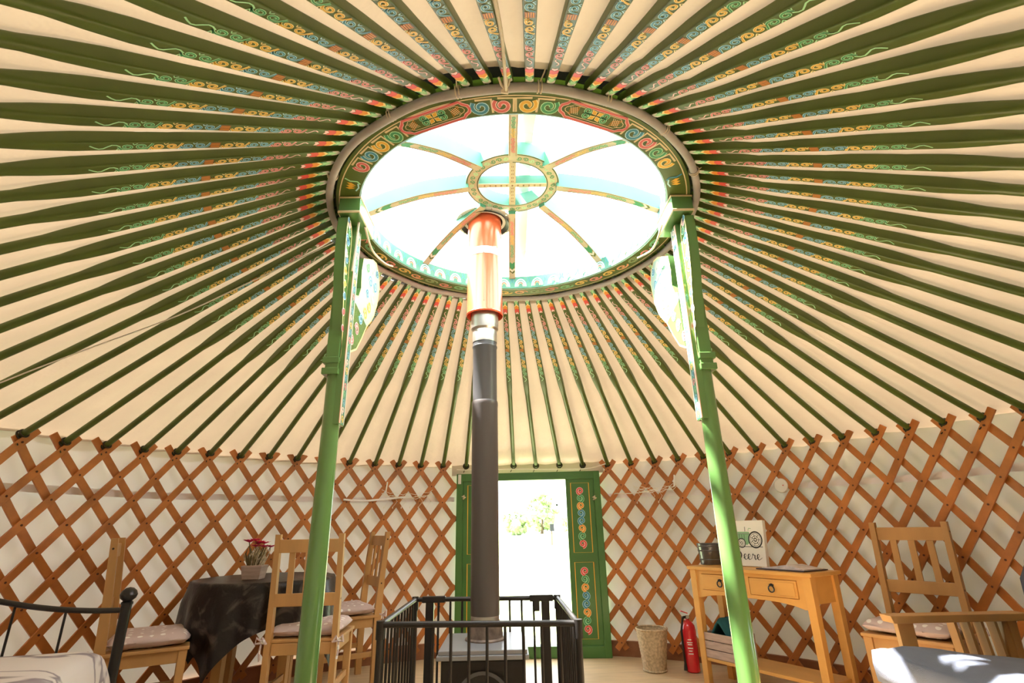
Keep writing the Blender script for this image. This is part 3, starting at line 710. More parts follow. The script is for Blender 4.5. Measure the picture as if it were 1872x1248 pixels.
# ---------------------------------------------------------------- door
DAZ = .0602; DD = 2.665
door = bpy.data.objects.new('door_1', None); C.objects.link(door); door.location = (DD * sin(DAZ), DD * cos(DAZ), 0); door.rotation_euler = (0, 0, -DAZ); door['kind'] = 'structure'
DW = .668; OW0, OW1 = -.345, .352; DT = 1.525
f = MB()
f.box((0, .02, DT - .035), (2 * DW, .10, .07), DOORG); f.box((0, .02, .045), (2 * DW, .10, .09), DOORG)
for s_ in (-1, 1): f.box((s_ * (DW - .03), .02, DT / 2), (.06, .102, DT), DOORG)
f.build('door_frame', door, smooth=0, bevel=.004)
for s_ in (-1, 1):
    xi = OW1 if s_ > 0 else OW0; xa, xb = sorted((xi, s_ * (DW - .06))); cx_ = (xa + xb) / 2; wd_ = xb - xa
    p_ = MB(); p_.box((cx_, .02, (.09 + DT - .07) / 2), (wd_, .06, DT - .16), DOORG)
    F = lambda a, c, h: (cx_ + a, -.0105 - h, c)
    for z0, z1, up in ((.82, 1.42, 1), (.14, .74, 0)):
        hw = wd_ / 2 - .045
        p_.box((cx_, -.0105, (z0 + z1) / 2), (2 * hw + .03, .004, z1 - z0 + .03), DOORG)
        p_.ribbon([(-hw, z0), (hw, z0), (hw, z1), (-hw, z1)], .007, lambda a, c, h: F(a, c, .003 + h), .0010, YELP, closed=True)
        seq = [3, 1, 2, 0, 0, 2, 1, 3] if up else [3, 1, 2, 0, 0, 2, 1, 3]
        PC = {3: (PNKL, REDP), 1: (GRNL, GRNP), 2: (YELL, ORNP), 0: (BLUL, BLUP)}
        zs = (z1 - z0 - .08) / 8
        for q in range(8):
            L_, D_ = PC[seq[q]]; c = z0 + .04 + zs * (q + .5); hd = 1 if q % 2 else -1
            p = [(v, u_) for u_, v in spiral(c, hd * .002, .034, hd, 1.35, 18, PI, .2)]
            p_.ribbon(p, .020, lambda a, c2, h: F(a, c2, .003 + h), .0010, L_); p_.ribbon(p, .0125, lambda a, c2, h: F(a, c2, .003 + h), .0018, D_)
    p_.build('side_panel', door, smooth=0)
mb = MB(); mb.tube([(0, 0, 0), (0, -.02, 0), (.02, -.03, .01), (-.01, -.035, .02), (.012, -.03, .028)], .008, ROPE, seg=7)
o = mb.build('latch_cord', door); o.location = (-.60, -.03, 1.30)
o = mb.build('latch_cord', door); o.location = (.60, -.03, 1.27)
mb = MB(); mb.box((0, 0, 0), (.028, .004, .085), CANW); o = mb.build('paper_tag', smooth=0); o.location = (DD * sin(DAZ) - .64 * cos(DAZ), DD * cos(DAZ) - .045 + .64 * sin(DAZ), 1.475); tag(o, 'small white paper tag on the door frame top left corner', 'tag')

# ---------------------------------------------------------------- stove, flue, guard
SX = -.138
stove = thing('wood_stove', 'black wood burning stove with grey flat top inside the fire guard', 'stove', (SX, .30, 0), group=None)
b = MB(); b.box((0, 0, .325), (.350, .36, .41), BLK); b.build('body', stove, smooth=0, bevel=.008)
b = MB(); b.box((0, 0, .5395), (.385, .40, .018), STOP); b.box((0, 0, .5575), (.372, .386, .018), STOP); b.build('top_plate', stove, smooth=0, bevel=.003)
dr = MB(); F = lambda a, c, h: (a, -.1805 - h, c)
arc = [(.115 * cos(PI * i / 20), .36 + .125 * sin(PI * i / 20)) for i in range(21)] + [(-.115, .17), (.115, .17)]
dr.prism(arc, F, 0, .014, BLK); dr.ribbon(arc, .014, lambda a, c, h: F(a, c, .0145 + h), .001, FLUE2, closed=True)
dr.prism([(-.07, .22), (.07, .22), (.07, .36), (.05, .41), (0, .43), (-.05, .41), (-.07, .36)], F, .014, .017, IRON)
d_ = dr.build('stove_door', stove, smooth=0)
k_ = MB(); k_.tube([(.10, -.195, .30), (.10, -.225, .30), (.10, -.228, .25)], .007, STEEL, seg=8); k_.build('handle', d_)
for sx in (-1, 1):
    for sy in (-1, 1): l_ = MB(); l_.box((sx * .145, sy * .145, .0625), (.035, .035, .125), BLK, taper=.7); l_.build('leg', stove, smooth=0)
flue = thing('stovepipe', 'tall dark grey stovepipe rising from the stove up through the roof crown', 'stovepipe', (PX, PY, .566))
b = MB(); b.lathe([(.0, .0), (.092, 0), (.092, .006), (.082, .012), (.080, .062), (.073, .066), (.066, .066)], RUST, seg=36); b.build('collar', flue, smooth=40)
b = MB(); b.lathe([(.068, .055), (.070, .075), (.066, .082), (.066, .10)], STEEL, seg=36); b.build('steel_band', flue, smooth=40)
b = MB(); b.lathe([(.0675, .10), (.0675, 1.07), (.069, 1.085), (.069, 1.10), (.0665, 1.108)], FLUE, seg=40); b.build('lower_pipe', flue, smooth=40)
b = MB(); b.lathe([(.0645, 1.10), (.0645, 1.40), (.068, 1.405), (.068, 1.412), (.0645, 1.415), (.0645, 1.44)], FLUE2, seg=40); b.build('upper_pipe', flue, smooth=40)
b = MB(); b.lathe([(.067, 1.435), (.0665, 1.50), (.064, 1.505), (.075, 1.515), (.077, 1.61)], STEEL, seg=40); b.build('adapter', flue, smooth=40)
b = MB(); b.lathe([(.1005, 1.592), (.104, 1.600), (.1, 1.610), (.099, 2.05), (.099, 2.28), (.096, 2.28), (.096, 1.60), (.1005, 1.592)], REDSH, seg=48)
b.box((0, -.1, 1.8), (.004, .004, .30), REDSH); o = b.build('heat_shield', flue, smooth=40); o['label'] = 'glossy red heat shield tube'
b = MB(); b.lathe([(.1005, 1.945), (.1012, 1.95), (.1012, 1.985), (.1005, 1.99)], WTAPE, seg=48)
b.box((.03, -.1015, 1.967), (.08, .004, .03), WTAPE); b.build('clamp_band', flue, smooth=40)

guard = thing('fire_guard', 'black barred metal fire guard standing around the stove', 'fire guard', (0, 0, 0))
GZ = .70; g0 = [(-.525, -.09), (.235, -.15), (.222, .60), (-.515, .64)]
def guard_panel(a, b, nb, skip=()):
    a = Vector((*a, 0)); b = Vector((*b, 0)); d = (b - a).normalized(); L_ = (b - a).length; r_ = MB()
    up = Vector((0, 0, 1))
    r_.tube([a + up * GZ, b + up * GZ], .0115, BLK, seg=10); r_.build('top_rail', guard, smooth=50)
    r_ = MB(); r_.tube([a + up * .05, b + up * .05], .0095, BLK, seg=8); r_.build('bottom_rail', guard, smooth=50)
    for i in range(nb):
        q = MB(); p = a + d * L_ * (i + 1) / (nb + 1); q.tube([p + up * .05, p + up * (GZ - .004)], .0058, BLK, seg=8); q.build('bar', guard, smooth=60)
guard_panel(g0[0], g0[1], 10); guard_panel(g0[1], g0[2], 10); guard_panel(g0[0], g0[3], 10); guard_panel(g0[3], g0[2], 11)
for p in g0:
    q = MB(); q.tube([(p[0], p[1], 0), (p[0], p[1], GZ + .004)], .0125, BLK, seg=12); q.tube([(p[0], p[1], GZ - .05), (p[0], p[1], GZ + .014)], .017, BLK, seg=12); q.build('corner_post', guard, smooth=50)
for fx in (.105, .915):   # gate stiles in the rear panel
    a = Vector((*g0[3], 0)); b = Vector((*g0[2], 0)); p = a.lerp(b, fx)
    q = MB(); q.box((p.x, p.y, GZ / 2 + .01), (.042, .022, GZ), BLK); q.box((p.x + (.02 if fx < .5 else -.02), p.y, GZ), (.12, .03, .03), BLK)
    if fx > .5: q.box((p.x - .045, p.y, GZ - .035), (.03, .03, .05), BLK)
    q.build('gate_stile', guard, smooth=0, bevel=.003)

# ---------------------------------------------------------------- chairs and cushions
def make_chair():
    root = thing('dining_chair', '', 'chair')
    H = 1.03; SH = .455; W = .41; D = .42
    s = MB(); s.box((0, .01, SH - .009), (W + .015, D - .01, .018), PINE); s.build('seat', root, smooth=0, bevel=.004)
    a = MB()
    a.box((0, D / 2 - .028, SH - .05), (W - .08, .020, .062), PINE); a.box((0, -D / 2 + .02, SH - .05), (W - .07, .020, .062), PINE)
    for sx in (-1, 1): a.box((sx * (W / 2 - .022), .0, SH - .05), (.020, D - .09, .062), PINE)
    a.build('apron', root, smooth=0, bevel=.002)
    for sx in (-1, 1):
        l = MB(); l.box((sx * (W / 2 - .022), D / 2 - .024, (SH - .018) / 2), (.044, .044, SH - .018), PINE, taper=.8); l.build('leg', root, smooth=0, bevel=.003)
        p = MB(); x = sx * (W / 2 - .016)
        prof = [(-D / 2 + .04, 0), (-D / 2 - .004, 0), (-D / 2 - .010, SH), (-D / 2 - .022, .72), (-D / 2 - .045, H), (-D / 2 - .012, H), (-D / 2 + .020, .72), (-D / 2 + .042, SH)]
        p.prism(prof, lambda a_, c_, h: (x + h, a_, c_), -.016, .016, PINE)
        for sz, dy in ((H - .055, -D / 2 - .025), (.665, -D / 2 + .004), (SH - .05, -D / 2 + .016)):
            p.tube([(x + sx * .0155, dy, sz), (x + sx * .0170, dy, sz)], .006, PLUG, seg=8)
        p.build('back_post', root, smooth=0, bevel=.003)
        t_ = MB(); t_.box((sx * (W / 2 - .022), 0, .20), (.016, D - .07, .034), PINE); t_.build('stretcher', root, smooth=0, bevel=.002)
    by = lambda z: -D / 2 + .016 - (z - SH) * .075 if z > SH else -D / 2 + .016
    def rail(z0, z1, nm):
        r_ = MB(); r_.prism([(-W / 2 + .03, z0), (W / 2 - .03, z0), (W / 2 - .03, z1), (-W / 2 + .03, z1)], lambda a_, c_, h: (a_, by(c_) + h - .01, c_), -.010, .010, PINE); r_.build(nm, root, smooth=0, bevel=.003)
    rail(.925, 1.0, 'crest_rail'); rail(.63, .70, 'lower_rail')
    for x in (-.095, 0, .095):
        r_ = MB(); r_.prism([(x - .017, .695), (x + .017, .695), (x + .017, .93), (x - .017, .93)], lambda a_, c_, h: (a_, by(c_) + h - .01, c_), -.006, .006, PINE); r_.build('back_slat', root, smooth=0)
    return root
def make_cushion():
    n = 14; vs = []; fs = []; W, D, T = .42, .40, .074
    for s_ in (1, -1):
        for i in range(n + 1):
            for j in range(n + 1):
                u = -1 + 2 * i / n; v = -1 + 2 * j / n
                e_ = max(abs(u), abs(v)); k = (1 - e_ ** 4) ** .5 if e_ < 1 else 0
                cr = 1 - .05 * (u * u * v * v)
                puff = 1 - .22 * math.exp(-((abs(u) - .0) ** 2 + v * v) * 8)
                vs.append((u * W / 2 * cr, v * D / 2 * cr, T / 2 + s_ * T / 2 * k * puff + .008 * noise.noise(Vector((u * 2.3, v * 2.3, s_)))))
    m_ = (n + 1) ** 2
    for i in range(n):
        for j in range(n):
            q = i * (n + 1) + j; fs.append((q, q + n + 1, q + n + 2, q + 1)); fs.append((m_ + q, m_ + q + 1, m_ + q + n + 2, m_ + q + n + 1))
    ed = [i * (n + 1) for i in range(n + 1)] + [n * (n + 1) + j for j in range(1, n + 1)] + [i * (n + 1) + n for i in range(n - 1, -1, -1)] + [j for j in range(n - 1, 0, -1)]
    for a_, b_ in zip(ed, ed[1:] + ed[:1]): fs.append((a_, b_, m_ + b_, m_ + a_))
    mb = MB(); mb.add(vs, fs, CUSH); o = mb.build('seat_cushion', smooth=60)
    for sx in (-1, 1):
        t_ = MB(); x = sx * .187; y = -.185
        t_.tube([(x * .9, y + .02, .02), (x, y - .02, .01), (x + sx * .026, y - .052, -.004)], .006, CUSH, seg=7)
        t_.tube([(x + sx * .026, y - .055, -.004), (x + sx * .055, y - .075, .02), (x + sx * .06, y - .07, -.01), (x + sx * .026, y - .058, -.008)], .0065, CUSH, seg=7)
        t_.tube([(x + sx * .024, y - .055, -.006), (x + sx * .02, y - .075, .018), (x - sx * .0, y - .07, -.012), (x + sx * .022, y - .06, -.01)], .0065, CUSH, seg=7)
        t_.tube([(x + sx * .03, y - .058, -.008), (x + sx * .034, y - .063, -.05), (x + sx * .028, y - .066, -.10)], .006, CUSH, seg=7)
        t_.build('tie', o)
    return o
chair0 = make_chair(); cush0 = make_cushion()
first = True
CH = [
    (-1.25, 1.27, .06, 'pine dining chair with its slatted back to the camera, half behind the left post', 'pink dotted cushion tied to the chair half behind the left post'),
    (-1.275, 2.01, 2.12, 'pine dining chair side-on beside the fire guard and right of the table', 'pink dotted cushion on the side-on chair beside the fire guard'),
    (-2.11, 1.03, -1.05, 'pine dining chair left of the table, behind the iron bed end', 'pink dotted cushion on the chair behind the iron bed end'),
    (2.235, .87, 2.2, 'pine dining chair against the lattice between console and sofa', 'pink dotted cushion on the chair between console and sofa'),
]
for i, (x, y, rz, lb, lc) in enumerate(CH):
    c = chair0 if i == 0 else copy_tree(chair0); k = cush0 if i == 0 else copy_tree(cush0)
    c.location = (x, y, 0); c.rotation_euler = (0, 0, rz); tag(c, lb, 'chair', 'pine dining chairs')
    k.location = (x - sin(rz) * .015, y + cos(rz) * .015, .4555); k.rotation_euler = (0, 0, rz); tag(k, lc, 'cushion', 'dotted seat cushions')

# ---------------------------------------------------------------- table, cloth, flower pot
TX, TY, TR, TZ = -1.68, 1.51, .43, .752
tb = thing('round_table', 'round pine table hidden under the black cloth', 'table', (TX, TY, 0))
b = MB(); b.lathe([(0, TZ - .025), (TR, TZ - .025), (TR, TZ), (0, TZ)], PINE, seg=48); b.build('tabletop', tb, smooth=30)
for k in range(4):
    a = PI / 4 + k * PI / 2 + .3; b = MB(); b.box((.26 * cos(a), .26 * sin(a), (TZ - .025) / 2), (.06, .06, TZ - .025), PINE, taper=.85); b.build('leg', tb, smooth=0)
mb = MB(); N = 64; S = .69; vs = []; fs = []; rot = .62
for i in range(N + 1):
    for j in range(N + 1):
        u = -S + 2 * S * i / N; v = -S + 2 * S * j / N; rho = math.hypot(u, v); th = math.atan2(v, u)
        ro = TR + .006
        if rho <= ro: x, y, z = u, v, .004
        else:
            d = rho - ro; fold = .5 + .5 * sin(th * 13 + .8 * sin(th * 3)); g = min(1, d / .12)
            out_ = .010 + g * (.006 + .046 * fold * (.4 + d)) + .03 * d
            rr = ro + out_; x, y = rr * cos(th), rr * sin(th); z = .004 - d * .97 - .0
            if d < .02: z = .004 - d * .6
        c_, s_ = cos(rot), sin(rot); vs.append((x * c_ - y * s_, x * s_ + y * c_, z))
for i in range(N):
    for j in range(N): q = i * (N + 1) + j; fs.append((q, q + N + 1, q + N + 2, q + 1))
mb.add(vs, fs, TCL); o = mb.build('tablecloth', smooth=180); o.location = (TX, TY, TZ); tag(o, 'black satin tablecloth draped over the round table', 'tablecloth')
pot = thing('flower_pot', 'small rustic pot of dried stems with magenta flowers on the table', 'plant', (-1.70, 1.36, TZ + .0045))
b = MB(); 
b.add([(-.055, -.045, 0), (.055, -.045, 0), (.055, .045, 0), (-.055, .045, 0), (-.068, -.055, .085), (.068, -.055, .085), (.068, .055, .085), (-.068, .055, .085)], [(3, 2, 1, 0), (4, 5, 6, 7), (0, 1, 5, 4), (1, 2, 6, 5), (2, 3, 7, 6), (3, 0, 4, 7)], CRATE)
b.build('planter', pot, smooth=0, bevel=.004)
b = MB(); rr = random.Random(3)
MOSS = mat('dried moss', (0.50, 0.41, 0.27), 0.9, var=0.5, scale=40)
for k in range(90):
    a = rr.uniform(0, 2 * PI); r1 = rr.uniform(0, .05); r2 = r1 + rr.uniform(.0, .035); h_ = rr.uniform(.05, .13)
    b.tube([(r1 * cos(a), r1 * sin(a) * .8, .07), (r2 * cos(a + .3), r2 * sin(a + .3), .085 + h_ * .6), (r2 * 1.05 * cos(a + .6), r2 * sin(a + .6), .08 + h_)], [.004, .0045, .0015], MOSS if k % 4 else LEAFD, seg=5)
tag(b.build('dried_stems', pot), kind='stuff')
for k in range(9):
    b = MB(); a = k * 2.4; r_ = .012 + .062 * (k / 9) ** .6; cx_, cy_, cz_ = r_ * cos(a) * 1.2, r_ * sin(a) * .8, .228 + .02 * sin(k * 2.1) - r_ * .2
    for q in range(9):
        an = q * 2 * PI / 9; p = Vector((cx_, cy_, cz_)); d = Vector((cos(an), sin(an), .25)); tt = Vector((-sin(an), cos(an), 0))
        b.add([p, p + d * .022 + tt * .012, p + d * .042, p + d * .022 - tt * .012, p + Vector((0, 0, -.006))], [(0, 1, 2, 3), (4, 3, 2, 1), (0, 4, 1), (0, 3, 4)], MAGEN)
    b.tube([(cx_ * .4, cy_ * .4, .09), (cx_, cy_, cz_)], .002, LEAFD, seg=5); b.lathe([(.0, .008), (.006, .005), (.008, 0)], MAGEN, c=(cx_, cy_, cz_), seg=8)
    b.build('flower', pot, smooth=30)

# ---------------------------------------------------------------- console table and things on it
cA = Vector((1.285, 1.80, 0)); cB = Vector((1.765, .995, 0)); cu = (cB - cA).normalized(); CL = (cB - cA).length; crz = math.atan2(cu.y, cu.x)
cm_ = (cA + cB) / 2; cv = Vector((-cu.y, cu.x, 0)); CDp = .33; cc_ = cm_ + cv * CDp / 2
cons = thing('console_table', 'honey pine console table with two small drawers and low shelf', 'table', (cc_.x, cc_.y, 0), crz)
KZ = .752
b = MB(); b.box((0, 0, KZ - .011), (CL, CDp, .022), PINEL); b.build('tabletop', cons, smooth=0, bevel=.004)
b = MB(); W2 = CL / 2 - .03; F0 = -CDp / 2 + .02
b.box((0, F0 + .008, KZ - .034), (2 * W2 - .06, .016, .024), PINEL); 
for x in (-W2 + .055, 0, W2 - .055): b.box((x, F0 + .008, KZ - .10), (.05, .016, .112), PINEL)
arcp = [(-W2 + .02, KZ - .150), (W2 - .02, KZ - .150), (W2 - .02, KZ - .205)] + [(x_ / 10 * (W2 - .06), KZ - .175 - .03 * (x_ / 10) ** 4) for x_ in range(10, -11, -1)] + [(-W2 + .02, KZ - .205)]
b.prism(arcp[::-1], lambda a_, c_, h: (a_, F0 + h, c_), 0, .016, PINEL)
b.box((0, CDp / 2 - .03, KZ - .10), (2 * W2 - .05, .016, .15), PINEL)
for s_ in (-1, 1): b.box((s_ * (W2 - .01), 0, KZ - .10), (.016, CDp - .07, .15), PINEL)
b.build('apron', cons, smooth=0, bevel=.002)
for s_ in (-1, 1):
    d_ = MB(); xc = s_ * (W2 - .05) / 2; ww = W2 - .115
    d_.box((xc, F0 + .004, KZ - .0985), (ww, .020, .098), PINEL); 
    d_.prism([(xc - ww / 2 + .014, KZ - .136), (xc + ww / 2 - .014, KZ - .136), (xc + ww / 2 - .014, KZ - .061), (xc - ww / 2 + .014, KZ - .061)], lambda a_, c_, h: (a_, F0 - .006 - h, c_), 0, .004, PINEL)
    do = d_.build('drawer', cons, smooth=0, bevel=.0015)
    h_ = MB(); h_.prism([(xc - .016, KZ - .078), (xc, KZ - .072), (xc + .016, KZ - .078), (xc + .010, KZ - .09), (xc, KZ - .086), (xc - .010, KZ - .09)][::-1], lambda a_, c_, h: (a_, F0 - .010 - h, c_), 0, .006, IRON)
    h_.tube([(xc + .019 * sin(a), F0 - .020, KZ - .103 + .019 * cos(a)) for a in [2 * PI * i / 18 for i in range(18)]], .0042, IRON, seg=7, closed=True)
    ho_ = h_.build('ring_pull', do); ho_['label'] = 'black iron ring pull'
for sx in (-1, 1):
    for sy in (-1, 1):
        l_ = MB(); l_.box((sx * (W2 - .012), sy * (CDp / 2 - .038), (KZ - .022) / 2), (.052, .052, KZ - .022), PINEL, taper=.85); l_.build('leg', cons, smooth=0, bevel=.003)
b = MB(); b.box((0, 0, .160), (2 * W2 - .01, CDp - .05, .020), PINEL); b.build('shelf', cons, smooth=0, bevel=.003)
def onc(u, v, z): return Vector((cc_.x, cc_.y, 0)) + cu * u + cv * v + Vector((0, 0, z))
# galvanised pot
b = MB(); b.lathe([(0, 0), (.066, 0), (.068, .004), (.078, .135), (.081, .138), (.081, .142), (.076, .142), (.066, .01), (0, .01)], GALV, seg=48)
for z in (.03, .09, .12): b.lathe([(.0685 + z * .072, z), (.0715 + z * .072, z + .004), (.0695 + z * .072, z + .008)], GALV, seg=48)
o = b.build('metal_pot', smooth=40); o.scale = (1.15, 1.15, 1.04); o.location = onc(-.43, .07, KZ + .001); tag(o, 'round galvanised metal pot at the left end of the console table', 'pot')
# tractor canvas
SWd, SHt = .255, .305
pc = thing('canvas_sign', 'white canvas board with green tractor picture and black script lettering', 'sign', onc(-.085, .07, KZ + .002), crz)
pc.rotation_euler = (-.10, 0, crz - .02)
b = MB(); b.box((0, 0, SHt / 2), (SWd, .030, SHt), CANW); b.build('board', pc, smooth=0, bevel=.002)
F = lambda a_, c_, h: (a_, -.0152 - h, c_)
pm = MB()
def circ(cx_, cz_, r, n=26, a0=0, a1=2 * PI): return [(cx_ + r * cos(a0 + (a1 - a0) * i / n), cz_ + r * sin(a0 + (a1 - a0) * i / n)) for i in range(n + (0 if abs(a1 - a0 - 2 * PI) < 1e-6 else 1))]
pm.ribbon([(-.115, .128), (.112, .128)], .004, F, .0006, INK)
pm.strip([(-.085, .215), (.02, .215), (.03, .20), (.02, .16), (-.01, .14), (-.05, .145), (-.085, .17)][::-1], F, .0004, TRGRN)
pm.strip([(-.085, .228), (.01, .228), (.018, .218), (-.085, .218)][::-1], F, .0005, TRGRN)
for q in (-.07, -.05, -.03): pm.ribbon([(q, .175), (q, .21)], .003, F, .0007, INK)
pm.ribbon([(-.085, .215), (.015, .215)], .003, F, .0007, INK); pm.ribbon([(-.088, .230), (-.088, .165), (-.06, .155)], .003, F, .0007, INK)
for (cx_, cz_, r, w_) in ((.058, .175, .052, .010), (.058, .175, .040, .003), (.058, .175, .026, .004), (.058, .175, .010, .006), (-.055, .152, .030, .007), (-.055, .152, .020, .003), (-.055, .152, .009, .005)):
    if r in (.052, .030): pm.strip(circ(cx_, cz_, r)[::-1], F, .0006, CANW)
    pm.ribbon(circ(cx_, cz_, r), w_, F, .0010 + (.06 - r) * .002, INK, closed=True)
for q in range(7): a = q * 2 * PI / 7; pm.ribbon([(.058 + .012 * cos(a), .175 + .012 * sin(a)), (.058 + .038 * cos(a), .175 + .038 * sin(a))], .003, F, .0012, INK)
pm.ribbon([(.005, .235), (.012, .252), (.03, .250)], .004, F, .0008, TRGRN); pm.ribbon([(-.02, .23), (-.02, .262)], .004, F, .0008, INK)
pm.build('tractor_picture', pc, smooth=0)
tx = MB()
def stroke(pts, w_):
    P = pts; out_ = []
    for i in range(len(P) - 1):
        p0 = P[max(i - 1, 0)]; p1 = P[i]; p2 = P[i + 1]; p3 = P[min(i + 2, len(P) - 1)]
        for j in range(5):
            t_ = j / 5; out_.append(tuple(.5 * (2 * p1[q] + (-p0[q] + p2[q]) * t_ + (2 * p0[q] - 5 * p1[q] + 4 * p2[q] - p3[q]) * t_ ** 2 + (-p0[q] + 3 * p1[q] - 3 * p2[q] + p3[q]) * t_ ** 3) for q in (0, 1)))
    out_.append(P[-1]); n = len(out_)
    ws = []
    for i in range(n):
        a = out_[max(i - 1, 0)]; b_ = out_[min(i + 1, n - 1)]; dy = b_[1] - a[1]; L_ = math.hypot(b_[0] - a[0], dy) or 1
        ws.append(w_ * (.45 + .75 * max(0, -dy / L_)))
    tx.ribbon(out_, ws, F, .0008, INK)
# D e e r e in script
stroke([(-.098, .100), (-.100, .070), (-.104, .042)], .0075)
stroke([(-.116, .092), (-.098, .104), (-.074, .092), (-.066, .068), (-.080, .046), (-.104, .040), (-.114, .050)], .0080)
def lete(x, s_=1): stroke([(x - .012, .052), (x + .004, .058), (x + .014, .070), (x + .008, .080), (x - .002, .070), (x, .052), (x + .010, .044), (x + .026, .052)], .0068)
lete(-.042); lete(-.010)
stroke([(.014, .050), (.022, .066), (.026, .082), (.030, .074), (.042, .073), (.041, .056), (.046, .045), (.056, .050)], .0068)
lete(.064); stroke([(.088, .050), (.098, .058)], .006)
tl2 = tx.build('lettering', pc, smooth=0)
# menu tray
b = MB(); b.box((0, 0, .004), (.34, .24, .006), BOARDD); b.box((.01, .0, .009), (.30, .20, .003), PAPER)
b.prism([(-.14, .010), (.02, .032), (.15, .012), (.15, .010)], lambda a_, c_, h: (a_, h, c_), -.08, .09, PAPER)
o = b.build('folded_leaflets', smooth=0); o.location = onc(.24, .01, KZ + .001); o.rotation_euler = (0, 0, crz - .06); tag(o, 'open leaflets on a dark board at the right end of the console', 'leaflet')
# crate and cloth on the shelf
cr = thing('wooden_crate', 'small pinkish wooden crate on the console shelf', 'crate', onc(-.29, -.03, .171), crz)
b = MB(); b.box((0, 0, .006), (.26, .22, .012), CRATE)
for s_ in (-1, 1):
    for q in range(3):
        b.box((0, s_ * .107, .028 + q * .052), (.26, .010, .047), CRATE); b.box((s_ * .125, 0, .028 + q * .052), (.010, .204, .047), CRATE)
b.build('box', cr, smooth=0, bevel=.002)
for sx in (-1, 1):
    for sy in (-1, 1): q = MB(); q.box((sx * .125, sy * .097, .08), (.02, .012, .14), CRATE); q.build('corner_batten', cr, smooth=0)
b = MB(); vs = []; fs = []; n = 16
for i in range(n + 1):
    for j in range(n + 1):
        u = -1 + 2 * i / n; v = -1 + 2 * j / n; h_ = .17 * max(0, 1 - abs(u + .05) ** 1.3) + .012 * noise.noise(Vector((u * 3, v * 3, 0))) - .03 * v * v
        vs.append((u * .115, v * .085, .08 + h_))
for i in range(n):
    for j in range(n): q = i * (n + 1) + j; fs.append((q, q + n + 1, q + n + 2, q + 1))
b.add(vs, fs, TEAL); o = b.build('folded_cloth', smooth=180, solid=.012); o.location = onc(-.29, -.03, .173); o.rotation_euler = (0, 0, crz); tag(o, 'dark teal folded cloth sticking out of the wooden crate', 'cloth')

# fire extinguisher
ex = thing('fire_extinguisher', 'red fire extinguisher on the floor beside the console leg', 'fire extinguisher', (1.34, 2.11, 0))
b = MB(); b.lathe([(0, .004), (.05, .004), (.058, .012), (.058, .30), (.052, .335), (.034, .36), (.020, .372), (.018, .385), (0, .385)], REDM, seg=32); b.build('cylinder', ex, smooth=40)
b = MB(); b.tube([(0, 0, .38), (0, 0, .405)], .016, IRON, seg=12); b.bar((.0, -.01, .425), (-.06, -.03, .445), .018, .008, REDM); b.bar((0, -.01, .405), (-.055, -.03, .40), .018, .008, IRON); b.tube([(0, -.02, .40), (-.01, -.04, .40)], .013, STEEL, seg=10); b.build('valve', ex)
b = MB(); b.tube([(0, -.01, .40), (-.05, -.03, .39), (-.073, -.04, .30), (-.072, -.035, .15), (-.068, -.03, .06)], .009, IRON, seg=8); b.tube([(-.068, -.03, .07), (-.070, -.03, .02)], [.010, .016], IRON, seg=10); b.build('hose', ex)
b = MB(); b.lathe([(.0588, .09), (.0588, .25)], REDM, seg=10, a0=-2.5, a1=-1.2)
for q, (z, l) in enumerate(((.235, .5), (.215, .75), (.20, .6), (.175, .7), (.155, .45), (.135, .65))): b.lathe([(.0592, z), (.0592, z + .007)], WTAPE, seg=8, a0=-1.9 - l / 2, a1=-1.9 + l / 2)
b.build('printed_label', ex)
ex.scale = (.9, .9, .93)
# wicker basket
b = MB(); prof = []
for i in range(25): z = .01 + .27 * i / 24; prof.append((.082 + .034 * i / 24 + .0022 * (i % 2), z))
bk = MB(); sg = 64; vs = []; fs = []
for i in range(sg):
    for j, (r_, z) in enumerate(prof): vs.append(((r_ + .0022 * ((i + j) % 2)) * cos(2 * PI * i / sg), (r_ + .0022 * ((i + j) % 2)) * sin(2 * PI * i / sg), z))
for i in range(sg):
    for j in range(24): q = i * 25 + j; q2 = ((i + 1) % sg) * 25 + j; fs.append((q, q2, q2 + 1, q + 1))
bk.add(vs, fs, WICK); bk.lathe([(0, .012), (.084, .012)], WICK, seg=32); bk.lathe([(.080, .012), (.112, .28)], WICK, seg=48)
bk.tube([(.1165 * cos(a), .1165 * sin(a), .284) for a in [2 * PI * i / 48 for i in range(48)]], .007, WICK, seg=8, closed=True); bk.tube([(.085 * cos(a), .085 * sin(a), .008) for a in [2 * PI * i / 40 for i in range(40)]], .007, WICK, seg=8, closed=True)
o = bk.build('wicker_basket', smooth=30); o.location = (1.07, 2.17, .001); tag(o, 'pale wicker waste basket on the floor right of the door', 'basket')

# smoke alarm on the liner
b = MB(); b.lathe([(0, .034), (.030, .034), (.050, .028), (.056, .018), (.056, 0), (0, 0)], PLAST, seg=36); b.tube([(.02, 0, .034), (.02, 0, .037)], .004, REDM, seg=8)
o = b.build('smoke_alarm', smooth=40); az_ = math.atan2(2.053, 1.753); o.location = cyl(2.775, az_, 1.31); nr = Vector((-sin(az_), -cos(az_), 0)); o.rotation_euler = nr.to_track_quat('Z', 'Y').to_euler(); tag(o, 'round white smoke alarm on the right lattice wall', 'smoke alarm')

